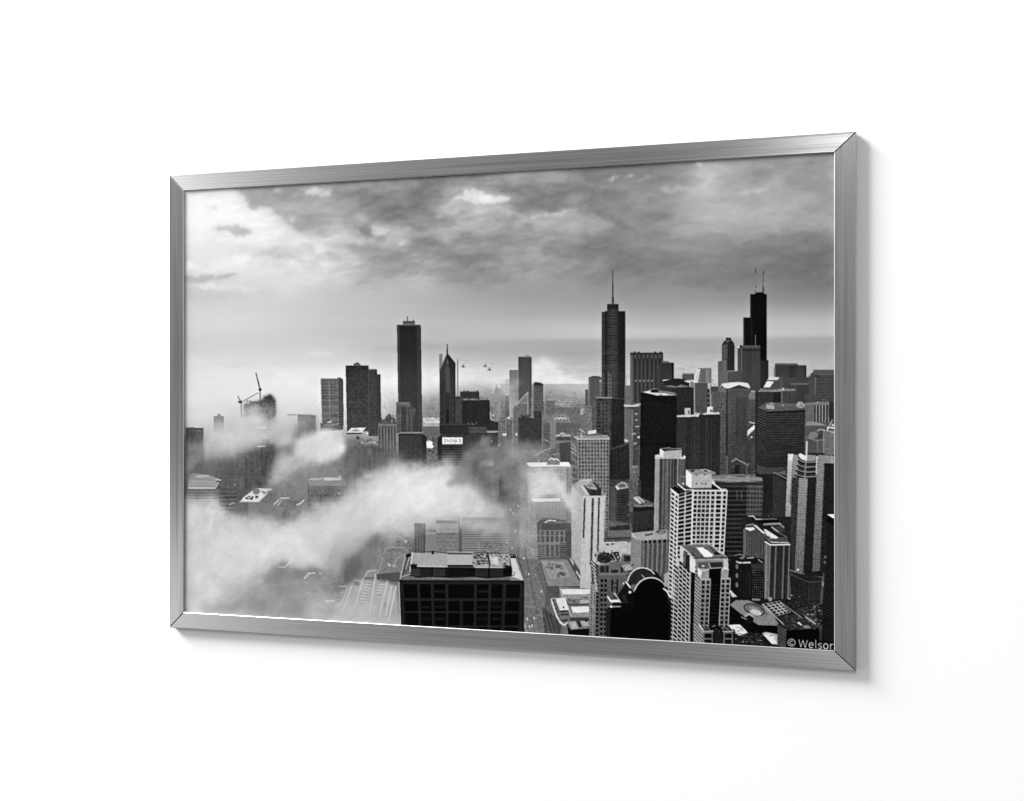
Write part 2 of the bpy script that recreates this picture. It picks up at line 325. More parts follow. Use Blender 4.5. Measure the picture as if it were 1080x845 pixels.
# grey tower with a gridded face
fac([(338.3, 399.4), (357, 399.4), (357.2, 449), (339.8, 449)], 116, 3, 7, .84, .82, 72, 10, gr=5, wbot=92, rgt=124)
fac([(339, 403.5), (354, 403.5), (354.5, 446), (340.5, 446)], 112, 2, 14, .86, .72, 80, 12, gr=6, wbot=100, a=.7)
line([(347.3, 401), (347.9, 446)], 1, 150, .7); line([(355.3, 400), (356, 448)], .9, 142, .6)
for k in range(7): line([(339, 403.2 + 6.6 * k), (356.3, 403.2 + 6.6 * k)], .7, 148, .45)
rect(338.3, 399.2, 357, 401.8, 104, .9); fac([(357, 399.4), (361.8, 399.8), (362.5, 449), (357.2, 449)], 72, 0, 20, 1, .5, 62, 6, gr=5, bot=92)
poly([(356, 398.4), (359, 398.4), (361.6, 399.8), (356, 399.8)], 95)
poly([(338, 446), (343, 449), (357, 449), (362, 446), (362, 453), (338, 456)], 74, .9, 14); line([(342, 448.2), (349, 448.6), (357, 446.8)], 1.2, 165, .8)
poly([(344, 446), (347, 443.8), (350.5, 443.4), (349, 446.5)], 215, .8); rect(345, 442.5, 349, 444, 60, .6)
# dark twin tower
fac([(364.6, 385.8), (388.2, 385.8), (388.6, 455), (366, 455)], 46, 8, 30, .7, .55, 38, 12, gr=9, bot=66, wbot=62)
poly([(373, 386), (373.2, 383.4), (375, 383.4), (376, 382.2), (378.5, 382.6), (379, 384), (380.4, 384.3), (380.4, 386)], 84, 1, 20)
fac([(388.2, 389.6), (397.6, 389.6), (398.4, 460), (388.6, 460)], 58, 4, 30, .6, .5, 48, 12, gr=8, bot=70)
fac([(397.3, 395), (401.2, 395), (402.2, 460), (397.8, 460)], 52, 2, 30, .6, .5, 44, 8, gr=8, bot=70)
rect(388.6, 389.2, 397.5, 391, 92, .8); rect(390.5, 390.3, 396.5, 393, 60, .7); line([(388.4, 386), (388.8, 455)], 1, 76, .8)
for k in range(26): dot(rng.uniform(366, 400), rng.uniform(392, 450), .5, 95, .6)
for y in (415.2, 423.5, 424.6, 428): line([(366, y), (366 + rng.uniform(5, 19), y)], .7, 82, .7)
# tallest slab on the left
fac([(418.7, 343), (443.8, 343), (445.4, 456), (420.5, 456)], 36, 0, 0, gr=3, bot=54)
fac([(418.7, 343), (421.4, 343), (423, 456), (420.5, 456)], 66, 0, 40, 1, .5, 58, 6, bot=84)
fac([(439.6, 343), (443.8, 343), (445.4, 456), (440.8, 456)], 58, 0, 60, 1, .5, 52, 5, bot=78)
fac([(421.4, 343), (439.6, 343), (440.8, 456), (423, 456)], 38, 12, 0, .5, 1, 33, 3, gr=3, bot=60, wbot=55)
line([(423, 344), (424.4, 450)], .6, 60, .6); line([(438.6, 344), (440, 450)], .6, 54, .6); rect(418.7, 342.8, 443.8, 344.2, 66, .9)
rect(425, 338.6, 437.6, 343, 96, 1, 12); rect(425.5, 339.8, 437, 340.8, 60, .8); rect(435.2, 337.2, 436.8, 339, 90); line([(429.8, 334), (429.8, 338.6)], .8, 70)
rect(426, 341.4, 437, 342.6, 120, .6)
fac([(418, 425), (420, 423.8), (431, 423.8), (433.4, 426)] + [] if 0 else [(418, 424.4), (433.4, 424.4), (433.4, 457), (418, 457)], 94, 7, 12, .45, .45, 74, 16, gr=14)
rect(421, 424, 431, 427, 118, .8, 10); rect(423, 429, 428.6, 456, 52, .75, 6); rect(420, 428.5, 422, 456, 76, .8); rect(430, 429, 437.5, 457, 66, .85, 6); line([(434.3, 439), (434.3, 456)], .8, 120, .8)
poly([(417, 438), (424, 437), (424, 440), (417, 440)], 104, .8); rect(432, 431, 438.5, 438, 84, .85, 8)
# striped block with clutter on the roof
fac([(398.6, 447), (418, 447), (418.6, 496), (399.4, 496)], 118, 6, 0, .55, 1, 60, 8, gr=10, bot=150, wbot=112, fade=.55)
rect(398.6, 446.6, 418, 449.2, 128, .8, 10); fac(R4(399.5, 449, 417.5, 452), 110, 12, 1, .5, .8, 70, 20)
poly([(399, 447), (402, 443), (406, 442), (408, 438.5), (411, 436), (413, 440), (417, 442), (418, 447)], 76, .95, 26)
clutter(400, 438, 417, 447, 26, 30, 220, (.8, 2.2), (.6, 1.3), .8)
# haze, lawn and low buildings between the towers
rect(445.4, 426, 463.8, 442, 150, .7, 14, bot=138); rect(446, 440.8, 464, 446.2, 205, .9, 30); clutter(446, 441, 464, 446, 14, 110, 250, (1, 3), (.7, 1.4), .8)
rect(446, 446.4, 463.5, 450, 172, .95, 8); fac(R4(446, 450, 463.5, 461), 112, 0, 6, 1, .5, 96, 8, gr=8)
rect(446, 460, 464, 500, 92, .8, 26); clutter(447, 461, 463, 496, 46, 30, 190, (.8, 2.4), (.8, 2.2), .75)
poly([(449.6, 465.4), (454, 464.8), (456.5, 466.5), (456, 469), (457.6, 471), (456, 473), (450, 472.6)], 247)
fac([(420.4, 459), (444.8, 459), (445, 492), (420.6, 492)], 58, 10, 0, .5, 1, 52, 5, gr=6, bot=66, fade=.72)
fac([(444.8, 458.5), (449.6, 460.5), (449.8, 492), (445, 492)], 44, 3, 0, .5, 1, 36, 5, gr=6, bot=60, fade=.8)
rect(421.4, 455.6, 445, 457.4, 148, .9, 14); poly([(419.4, 459.4), (421, 457.4), (445, 457.2), (449, 459.6), (445, 460)], 48)
# pointed tower and the dark mass beside it
rect(463.2, 373.4, 466.8, 392, 118, .9, 14)
poly([(463.7, 391), (471.2, 373), (472.2, 373), (480.2, 383), (480.6, 448), (464, 448)], 42, 1, 5)
line([(471.7, 363.4), (471.7, 373)], .9, 62); line([(471.7, 369), (471.7, 374)], 1.4, 56)
for k in range(4):
    y = 377 + 4.4 * k; line([(463.9, y + 15), (471.5, y)], .7, 92, .7); line([(471.7, y), (480, y + 9.5)], .7, 30, .7)
poly([(463.9, 391.5), (471.6, 373.6), (471.2, 379), (464, 394)], 58, .8); line([(463.8, 391.2), (471.6, 373.2)], .8, 98, .8)
poly([(470, 390), (472, 385), (474.4, 389), (474.2, 414), (470.2, 414)], 82, .7, 8); poly([(471.2, 381), (472, 378.5), (473.2, 383), (472, 386)], 118, .8)
for x in (466.5, 469, 474.8, 477.4): line([(x, 396), (x, 448)], 1, 62 if x > 468 else 52, .7)
rect(470.4, 432, 473.2, 446, 22, .8); rect(463.8, 396, 464.8, 448, 64, .7)
line([(482.7, 379), (482.8, 419)], 1.7, 190, .85); line([(482.8, 379), (482.8, 419)], .9, 112, .9)
rect(485.4, 413.4, 505.2, 422, 46, 1, 8); rect(485.4, 413, 505, 414.2, 60)
for x in (489, 491.6, 493.3, 503): rect(x, 411.6 + (x % 1), x + 1.1, 413.5, 55)
rect(480.4, 418.8, 488, 448, 60, 1, 5); rect(481, 418.5, 485, 420.5, 40)
fac([(486.8, 422), (516.4, 422), (516.8, 450), (487, 450)], 36, 14, 0, .5, 1, 32, 4, gr=5); fac(R4(488, 420.4, 504, 422.4), 150, 9, 1, .6, 1, 100, 40, gr=10); clutter(504, 419.5, 516, 422.5, 12, 40, 190, (.7, 1.6), (.6, 1.4), .8)
line([(487, 423), (487, 447)], .7, 58, .8)
rect(463.8, 446.6, 527, 472, 38, 1, 6, bot=48); line([(464, 447.6), (503, 447.6)], .8, 78, .8); clutter(492, 444.6, 503, 447.6, 8, 70, 170, (.8, 1.8), (.6, 1.4), .8)
rect(516.4, 443.6, 526.6, 458, 42, 1, 4); line([(517, 435), (517.6, 441), (520, 443.2), (526, 443)], 1.3, 195, .9); poly([(519, 441.5), (521, 438.8), (525, 440), (526, 443)], 50, .9); dot(520.4, 438.2, 1, 235)
fac(R4(494.4, 450.6, 513.4, 457.4), 74, 18, 3, .5, .5, 60, 10); line([(494.4, 450.8), (512, 450.8)], .8, 88); poly([(513, 454.4), (528, 454.4), (530, 456.4), (514, 456.6)], 172, .95, 10); rect(494, 457.4, 530, 458.6, 24, .8)
rect(464, 458, 530, 492, 52, .95, 16, bot=78); clutter(464, 457, 478, 461, 12, 40, 150, (1, 3), (.6, 1.2), .7)
fac([(462.6, 462), (487.8, 462), (488, 492), (462.6, 492)], 62, 3, 11, .97, .62, 30, 6, gr=8, wbot=48, bot=88, fade=.7)
rect(461.6, 461, 466, 486, 34, .9, 6)
rect(466.4, 461.4, 488, 468.6, 246)
for k, (x, w) in enumerate([(469, .9), (471.2, 1.7), (474, 1.2), (476.3, 1.6), (479.2, 1.1), (481, .8), (484.6, 1.2)]):
    line([(x, 463 + (k % 3) * .6), (x + w, 466.8 - (k % 2))], .9, 120, .75); line([(x, 466.4), (x + w, 464)], .6, 140, .6)
rect(466, 468.6, 488.4, 469.8, 22, .9)
# ---------------------------------------------------------------- centre: hazy far towers and the low city
rect(528, 405, 640, 470, 128, .35, 10)
poly([(521.6, 445), (521.6, 412), (522.8, 409), (523.2, 405.2), (523.8, 405.2), (524.2, 409), (527.6, 410), (528, 445)], 160, .95, 12, bot=140)
fac(R4(520.6, 424, 525, 445), 150, 3, 0, .5, 1, 128, 10); fac(R4(533, 417.4, 537, 440), 92, 3, 8, .5, .5, 84, 10, gr=8, bot=110); dot(535, 416.2, .8, 250)
rect(528.5, 430, 532.5, 446, 122, .8, 16); fac(R4(525.5, 440, 533, 470), 118, 4, 10, .5, .5, 90, 30, gr=20)
rect(537.4, 390.4, 546.4, 440, 112, 1, 14, bot=170); rect(532.6, 400, 537.4, 412, 150, .4)
fac([(546.6, 376.4), (560.4, 376.4), (561, 442), (547, 442)], 70, 10, 0, .5, 1, 66, 4, gr=4, bot=92, wbot=86); rect(546.6, 376.2, 560.4, 378, 82, .9); rect(559.4, 377, 560.6, 440, 58, .8); line([(554, 375.2), (558, 375.4)], .8, 110)
fac([(562.8, 404), (573, 405), (573.4, 438), (563, 438)], 84, 5, 11, .6, .5, 70, 12, gr=8, bot=96); poly([(563, 405), (564, 403), (568, 403.4), (571.4, 404.2), (573, 407), (563, 407)], 46, .95, 10)
rect(561.4, 406, 563.4, 440, 120, .7, 14); rect(573, 407, 574.2, 424, 205, .5)
poly([(541, 470), (541, 430), (556.6, 413.6), (557.4, 470)], 112, 1, 6, bot=98)
line([(541.2, 430.4), (556.8, 413.8)], 1.4, 178, .9); line([(556.6, 414), (556.9, 440)], 1.2, 168, .9); line([(545, 425.2), (556.6, 425)], .9, 165, .85); poly([(548, 424), (556, 415.6), (556, 424)], 122, .6)
fac(R4(542, 428, 556, 440), 108, 9, 7, .5, .5, 98, 6, gr=4); line([(541.1, 430), (541.1, 472)], .9, 150, .7)
rect(532.6, 442, 541.2, 486, 98, .9, 12); fac(R4(533.6, 441.6, 540.4, 486), 106, 3, 22, .6, .5, 92, 14, gr=12); line([(533.2, 441), (533.2, 480)], .9, 150, .8); line([(540.6, 442), (540.6, 480)], 1, 152, .8); rect(533.2, 440.6, 540.4, 442.4, 140, .9); dot(536.6, 440.8, 1.2, 235)
rect(541.4, 440, 547, 480, 110, .7, 14); dot(544.6, 458.2, .9, 245, 1, 1.5)
fac([(546.6, 440.6), (562.4, 438.6), (562.6, 475), (546.8, 475)], 52, 0, 0, gr=5, bot=60); rect(547, 440, 549, 474, 66, .6); clutter(547, 438, 561, 441.5, 16, 30, 80, (1, 2), (1, 2), .9)
fac([(562.4, 433.6), (571.4, 433.6), (571.4, 474), (562.6, 474)], 56, 5, 16, .6, .5, 46, 8, gr=5); rect(562.4, 432.2, 572.6, 434, 78, .9); line([(571.9, 434), (571.9, 470)], .9, 128, .8)
line([(560.4, 420), (561, 436), (562.6, 441)], 1, 170, .7); rect(559.5, 430, 563, 441, 130, .6, 20); rect(558, 439.4, 563.4, 441, 150, .7)
poly([(530, 457.4), (534.4, 457), (534, 459.6), (530, 459.6)], 244); dot(526.6, 470, 1.1, 248, 1, 1.3); dot(518.4, 465.4, 1.2, 190)
for k in range(18):
    x = rng.uniform(500, 545); y = rng.uniform(458, 480); line([(x, y), (x + .2, y + rng.uniform(8, 26))], rng.uniform(.6, 1.5), rng.choice([70, 84, 120, 134]), .55)
fac(R4(528, 478, 534, 530), 104, 3, 0, .5, 1, 86, 10, gr=10); fac(R4(517, 500, 527, 524), 140, 4, 0, .5, 1, 112, 16, gr=12)
rect(526.4, 495, 528, 522, 62, .8, 8); rect(528, 516.6, 536, 522.6, 74, .9, 12); rect(530, 496, 552, 516, 112, .7, 18)
rect(546.6, 475, 553, 490, 84, .85, 8); rect(505, 470, 520, 498, 84, .7, 18); dot(518.4, 489, 3, 235, .9); poly([(515.5, 491), (518, 486), (517.6, 491.5)], 255); dot(519.6, 488, 1, 150, .7)
# low city, middle distance
for y, x0, x1, t in [(421.4, 578, 603, 168), (423.4, 588, 604, 182), (426, 586, 601, 196), (428.2, 590, 602, 176), (425.4, 578, 586, 150), (419.6, 580, 600, 150)]:
    line([(x0, y), ((x0 + x1) / 2, y + .7), (x1, y + .3)], 1.1, t, .8)
rect(576, 423, 585, 437, 84, .6, 16); rect(586, 430, 612, 436, 92, .6, 16); rect(600, 436, 620, 452, 104, .7, 10); rect(592, 446, 612, 456, 92, .7, 10)
poly([(580.2, 446), (580.6, 440), (584, 437.4), (592, 437), (600, 438.6), (601.6, 446)], 122, .9, 26)
line([(585, 442.4), (587.4, 440.6), (589.4, 442), (591.4, 440.4), (593.2, 442), (595.6, 440.4), (597, 442.2)], 1.1, 225, .9); line([(598.4, 440), (601, 446)], 1, 170, .8); line([(582, 441), (588, 438.6), (596, 437.6)], .8, 170, .7)
fac(R4(579.8, 445, 586.6, 474), 150, 4, 0, .5, 1, 96, 16, gr=8); rect(586.6, 446, 602, 457, 92, .9, 10)
for x, y in [(588.4, 459.6), (593, 457.4), (595, 459.8), (599.4, 459.4)]: line([(x - 1.6, y), (x + 1.8, y - .4)], 1.3, 225, .9)
rect(587, 461, 601, 464.6, 70, .85, 12); rect(586, 464.6, 602, 468, 130, .8, 10)
poly([(590, 467.4), (602, 466), (602.4, 494), (590.4, 494)], 72, 1, 4); rect(573, 446, 580, 470, 84, .8, 16); poly([(573, 463), (578, 466), (580, 466.6), (576, 464)], 235, .9)
rect(612, 431, 616, 438, 190, .8); clutter(603, 432, 624, 440, 14, 60, 220, (1, 3), (.6, 1.4), .7)
poly([(572, 490), (573, 478), (580, 473.6), (590, 473), (591.6, 488), (586, 492)], 112, .95, 18); line([(566, 480), (572, 475.6), (580, 473.2)], 1.4, 190, .9); line([(568, 478), (580, 476), (586, 480)], .8, 160, .7); line([(568, 484), (578, 480), (588, 482)], .7, 84, .7)
clutter(562, 470, 590, 488, 40, 60, 210, (.8, 2.6), (.6, 1.4), .7)
# two hazy blocks beside the round tower
fac([(620.8, 397.6), (634.4, 397.6), (634.6, 430), (621, 430)], 88, 7, 0, .5, 1, 70, 8, gr=6); rect(620.8, 398, 622.4, 430, 112, .8); poly([(622, 398), (625, 396.6), (632, 397), (634, 398.4)], 60)
rect(617.2, 411, 620.4, 430, 80, .95, 6); fac(R4(617.5, 428, 628, 456), 122, 5, 8, .5, .5, 100, 20, gr=14)
# ---------------------------------------------------------------- round tower with a spire
line([(646.3, 285.6), (646.3, 300)], .9, 74); line([(646.3, 299), (646.3, 315)], 1.3, 62); line([(646.4, 314), (646.4, 322)], 1.9, 54)
rect(640.2, 321, 652.2, 330, 40, 1, 4); rect(640.2, 320.8, 652.2, 321.8, 62)
fac([(634.8, 329), (638.2, 329), (638, 420), (634.6, 420)], 60, 0, 30, 1, .5, 52, 8, gr=4); fac([(637.8, 329), (641, 329), (641, 420), (637.8, 420)], 34, 0, 30, 1, .5, 40, 6, gr=4)
fac([(640.8, 326), (646, 326), (646, 420), (640.8, 420)], 52, 0, 32, 1, .45, 44, 9, gr=6, rgt=66); fac([(646, 326), (652, 326), (652, 420), (646, 420)], 64, 0, 32, 1, .45, 52, 10, gr=6, rgt=40)
fac([(651.6, 328.4), (659.3, 328.4), (659.3, 421), (651.6, 421)], 34, 3, 32, .7, .45, 28, 9, gr=6); rect(638, 328.2, 641, 330, 30)
rect(658.6, 332, 659.6, 420, 56, .6)
for y in (371.4, 373, 386, 404): line([(635, y), (652, y)], .8, 84, .6)
for y in np.arange(394, 419, 4.2):
    rect(641.6, y, 644.2, y + 3, 108, .5); rect(635, y, 637.5, y + 2.6, 90, .45)
dot(633, 402, 1, 220); line([(633, 403), (633.2, 418)], .9, 132, .8); line([(641.4, 392), (641.6, 419)], .8, 120, .8); line([(644.6, 396), (644.6, 419)], .7, 112, .7)
fac([(624, 420), (645, 419), (645, 506), (624.6, 506)], 60, 9, 22, .55, .5, 40, 22, gr=20); fac([(645, 420), (659.4, 421), (658.6, 470), (645, 470)], 32, 5, 14, .5, .5, 28, 8, gr=7)
rect(628, 418.6, 646, 420.4, 158, .9, 20); line([(646, 420), (659, 421)], 1.2, 64, .8); rect(624, 421, 629, 456, 104, .6, 18)
for x in (634.4, 638, 641.4): line([(x, 424), (x, 456)], .7, 116, .6)
rect(645, 466, 659, 480, 30, 1, 5)
fac([(643.2, 474), (663.4, 467.4), (664, 506), (643.6, 506)], 40, 5, 0, .4, 1, 34, 5, gr=4); line([(643, 474.4), (663.2, 467.6)], 2.4, 62, .8); poly([(658, 466), (663, 463), (663.6, 467), (659, 468)], 120, .8, 20)
# ---------------------------------------------------------------- right half: far row of towers
rect(659.4, 400, 664.8, 407, 214, .8, 10); line([(660.4, 400), (660.4, 406)], .8, 120, .7)
fac(R4(658.6, 406.6, 675.6, 428), 108, 6, 8, .5, .5, 92, 10, gr=8)
fac([(664.8, 373), (699.2, 373), (699, 428), (664.8, 428)], 60, 8, 0, .5, 1, 40, 4, gr=4, bot=72, off=(.25, 0)); rect(664.8, 373, 667.2, 428, 104, .85, 8)
rect(664.8, 372, 699.2, 374.8, 56); fac(R4(668, 374.4, 698, 378), 48, 7, 1, .5, 1, 84, 6, gr=4)
for x in (668.4, 672.6, 696, 690): rect(x, 370.9, x + 2, 372.6, 50)
fac(R4(668.5, 400.8, 690, 402.6), 66, 5, 1, .45, 1, 128, 10)
poly([(692.4, 391), (698, 382.8), (710.8, 382.8), (710.6, 424), (692.4, 424)], 46, 1, 4); rect(708.8, 383, 710.7, 410, 24); poly([(697, 382), (701, 380.8), (705, 381), (706, 382.8), (698, 383)], 90, .9, 14); line([(692.6, 391), (698, 383)], .9, 64, .7)
fac([(692.4, 392), (696, 386), (696, 424), (692.4, 424)], 58, 3, 0, .5, 1, 50, 4)
fac(R4(719.6, 394.6, 732, 404), 86, 6, 3, .5, .5, 66, 14, gr=10); rect(720, 394, 732, 395.4, 108)
poly([(698.8, 400.6), (711, 400), (714, 402.2), (699, 402)], 226); poly([(700, 402), (711, 399.4), (722, 399.6), (727, 403), (727, 408), (701, 407.4)], 26, 1, 6); poly([(721, 401.4), (731, 400.6), (732, 403), (727, 404), (723, 403)], 215, .95, 12)
poly([(700.4, 407), (708, 406.2), (713, 407.6), (718, 405.6), (726, 407), (722, 408.4), (710, 409.4)], 118, .95, 16)
rect(702, 408.6, 709, 418, 46, .9, 10); fac([(708.6, 409), (731.6, 408), (731.6, 440), (710, 440)], 34, 7, 9, .5, .5, 28, 6, gr=4); rect(728.4, 402.6, 732, 409, 112, .9, 14)
# slanted-top pale tower
rect(736, 388.4, 750.4, 404, 118, 1, 12); fac(R4(738.6, 390, 744, 403), 104, 3, 5, .6, .5, 92, 10); rect(745, 391, 747, 404, 140, .8)
poly([(731, 403.2), (735.2, 389.6), (738.8, 389), (735.8, 403.2)], 232); poly([(733, 402), (736, 391), (737.4, 391), (734.6, 402)], 176, .8)
fac([(732, 404), (746.4, 404), (746.4, 437), (732.6, 437)], 74, 5, 12, .5, .4, 70, 4, gr=5); line([(732.3, 404), (732.7, 437)], 1.1, 172, .9); line([(736, 403.4), (746, 403.4)], .8, 128, .8)
fac(R4(745.6, 410, 748.6, 430), 90, 1, 4, .9, .6, 36, 6); line([(749.6, 404), (749.8, 430)], 1, 148, .8); rect(750.6, 392, 757.2, 408, 206, .9, 14); clutter(750, 400, 757, 408, 10, 110, 240, (1, 3), (.6, 1.2), .7)
rect(749.6, 407.6, 759, 416, 62, .95, 14); fac(R4(750.4, 413, 758.4, 438), 88, 4, 0, .5, 1, 72, 12, gr=14)
# octagonal tower and neighbours
fac([(757.4, 381.4), (762.4, 380.6), (762.4, 412), (757.2, 412)], 96, 3, 0, .5, 1, 84, 8, gr=6)
fac([(761.2, 364), (767.4, 360), (767.4, 400), (761.2, 400)], 86, 3, 10, .6, .5, 70, 14, gr=10); fac([(767.4, 360), (774.8, 364), (774.8, 391), (767, 391)], 42, 4, 9, .6, .5, 34, 8, gr=6)
poly([(761.2, 364), (764, 359.6), (771.6, 358.6), (774.8, 363.4), (770, 362), (765, 363)], 46, 1, 20); rect(765.8, 356.2, 771, 359.6, 52, 1, 12); poly([(765, 360), (770, 358.4), (768, 362)], 110, .8, 14)
rect(762, 380, 766, 396, 108, .8, 14); fac([(757.4, 392), (768, 392), (768, 412), (757.4, 412)], 104, 5, 0, .5, 1, 88, 8, gr=8); fac([(767.6, 391.6), (780, 391.6), (780, 412), (767.6, 412)], 74, 6, 6, .5, .5, 66, 8, gr=6); line([(768, 391.6), (777, 391.4)], .8, 140, .7)
# tallest stepped black tower
rect(791.4, 310.4, 808.8, 384, 13, 1, 4); fac(R4(791.4, 310.6, 794, 384), 34, 2, 0, .5, 1, 18, 4); poly([(796, 310.6), (797, 308.6), (805, 308.2), (806.6, 310.6)], 14)
rect(784, 335, 792, 376, 18); fac(R4(784, 335.4, 786, 376), 46, 1, 0, .5, 1, 30); rect(800, 380, 810.2, 410, 34, 1, 4); rect(806.8, 318, 808.8, 380, 20)
line([(797, 283.5), (797, 287.8)], 1.1, 66, .9); line([(797, 288), (797, 302)], .9, 120, .7); line([(797, 302), (797, 308.6)], 1.2, 88, .9); line([(796.2, 304), (798, 306)], .8, 200, .7)
line([(805, 285), (805, 303)], 1.0, 92, .85); dot(805, 288, .8, 70, .8); line([(805, 303), (805, 308.6)], 1.8, 70, .9); line([(806.4, 298), (806.4, 303)], .5, 200, .6)
fac([(782.2, 365), (802, 365), (802, 412), (782, 412)], 62, 7, 0, .5, 1, 54, 5, gr=5); rect(778, 367.4, 783, 412, 70, 1, 8); line([(782.2, 368), (782.2, 392)], 1.1, 104, .8); rect(780, 364.2, 802, 366.6, 88, .9, 10); rect(783, 368.6, 801.6, 370.4, 36, .85); rect(780, 364.6, 782.4, 367, 26); line([(796.8, 353.6), (796.8, 365)], 1.1, 110, .95); dot(779, 366, 1, 240)
# grey blocks at far right
fac([(817.4, 384), (841.4, 384), (841.4, 412), (817.4, 412)], 60, 8, 8, .5, .4, 54, 5, gr=5, rgt=48); fac([(841, 385.4), (850.2, 385.4), (850.2, 405), (841, 405)], 58, 4, 6, .5, .5, 50, 6, gr=5); rect(848.6, 386, 850.3, 404, 26); rect(817.6, 383.2, 840, 385.2, 88, .95, 12); rect(832.4, 386, 838, 404, 40, .7)
rect(816, 388, 818, 404, 110, .7, 12); rect(825.4, 398, 853, 426, 58, 1, 8); rect(834, 404, 853, 406, 98, .9, 8); fac(R4(841, 406.4, 853.4, 426), 52, 6, 6, .5, .5, 46, 5, gr=5); line([(824.6, 398), (824.6, 430)], 1.6, 104, .8)
fac([(858, 391), (879.6, 391), (879.6, 440), (858, 440)], 66, 11, 16, .5, .5, 50, 7, gr=5); rect(858, 390, 879.6, 396, 84, .9, 8); fac([(853, 396), (858.4, 392), (858.4, 440), (852.6, 440)], 70, 3, 14, .5, .5, 58, 8, gr=6); line([(860, 397), (859.4, 420)], 1.6, 108, .75); rect(858.4, 396, 864, 397.4, 26, .85); dot(854, 395.8, 1.1, 170)
# slanted roofs
poly([(803, 412), (809, 400), (825, 398), (827, 412)], 76, 1, 8); poly([(809, 400.4), (812, 397.2), (822.6, 398), (820, 401), (812, 401)], 214, 1, 14); poly([(805.2, 408.6), (809, 402), (816.4, 402.4), (812, 408.8)], 232); poly([(812.6, 408.6), (816.6, 402.6), (823, 401), (824, 409)], 70, .9, 8)
poly([(803.4, 411), (815, 411), (838, 410), (840, 412.4), (805, 413.4)], 132, .95, 26); clutter(820, 409.4, 834, 412.6, 9, 130, 240, (1.4, 3), (.6, 1.2), .9); poly([(800, 415), (804.6, 409.6), (806, 410), (802, 415)], 96, .9)
rect(799, 413.4, 824, 430, 44, 1, 8); rect(815.6, 413.8, 823.4, 428, 24, .9); fac(R4(825.4, 413.4, 841, 430), 62, 5, 0, .5, 1, 56, 5, gr=6); line([(824.4, 413), (824.4, 430)], 1.4, 98, .85)
# zig-zag roofed tower
fac([(757.6, 409), (766.4, 411), (766, 500), (757.6, 500)], 92, 4, 26, .55, .5, 66, 18, gr=14, bot=70); fac([(768, 411.4), (792, 410), (792, 500), (767.6, 500)], 74, 9, 26, .5, .5, 64, 10, gr=8, bot=62, wbot=52); rect(776, 420, 787, 470, 50, .55, 8); line([(767, 411), (766.6, 480)], 1.7, 20, .85)
for x in (769.6, 790.6, 781.4): line([(x, 413), (x, 480)], .8, 92, .5)
poly([(758.4, 410), (761.6, 404.6), (770, 403.4), (780, 403), (789, 404), (791.6, 408.8), (780, 405.8), (769, 409.6), (765, 409)], 224, 1, 18); line([(767, 409.4), (779.4, 405.4), (790.6, 409.2)], 1.2, 245, .8); poly([(769.4, 410.4), (779.4, 406.4), (790, 409.8)], 54, .95, 6); poly([(758.6, 410), (761.4, 406.4), (764.4, 410)], 64, .9)
line([(768, 411.4), (791, 411)], .8, 96, .8); fac(R4(758.4, 409.6, 766, 413), 130, 3, 1, .5, .6, 70)
fac(R4(791.4, 414, 797.8, 470), 78, 3, 0, .5, 1, 66, 8, gr=8, bot=62); rect(789.6, 414.4, 796.6, 421.2, 124, .8, 14); rect(796.8, 412, 799.6, 500, 30, .95, 4)
poly([(788, 460), (788.6, 454), (795.8, 448), (796, 452.6)], 235, 1, 20); line([(790.6, 445.4), (795.6, 446.6)], 1.6, 190, .9); dot(792.6, 461.4, 1.2, 215); dot(790, 463.6, .9, 200); rect(786, 462, 797, 500, 54, .7, 12)
# dark hatched office block
fac([(808.4, 432), (849.4, 431), (848, 500), (808, 500)], 64, 0, 27, 1, .58, 32, 5, gr=5, bot=54); fac([(808.4, 432), (849.4, 431), (848, 500), (808, 500)], 60, 22, 0, .8, 1, 34, 0, gr=0, a=.3)
fac([(798.6, 430), (808.4, 433), (808, 500), (797.6, 492)], 70, 0, 22, 1, .55, 30, 5, gr=4, bot=58)
poly([(799, 430), (809, 424), (841, 426), (849.6, 431), (849, 433), (809, 434)], 84, 1, 12); poly([(808.4, 434.4), (849, 432.2), (848.8, 435), (810, 436)], 24, .95); poly([(807.6, 431), (808.4, 426), (817, 427.6), (817, 431.8)], 165, 1, 14); poly([(810, 427), (814, 424.6), (819, 426), (817, 428)], 110, .9, 20); dot(813.8, 425.8, 1.8, 190, .8, .8)
dot(844, 427, 4.2, 168, 1, 3.4); clutter(840, 424, 848, 430.6, 14, 60, 240, (1, 2), (.8, 1.4), .8); line([(820, 428), (840, 427)], .9, 110, .7); dot(825.8, 427.6, .9, 170)
poly([(798, 490), (808, 493.6), (829, 493), (829, 500), (808, 502), (797.6, 498)], 68, .9, 6); rect(797, 500, 830, 548, 34, 1, 5)
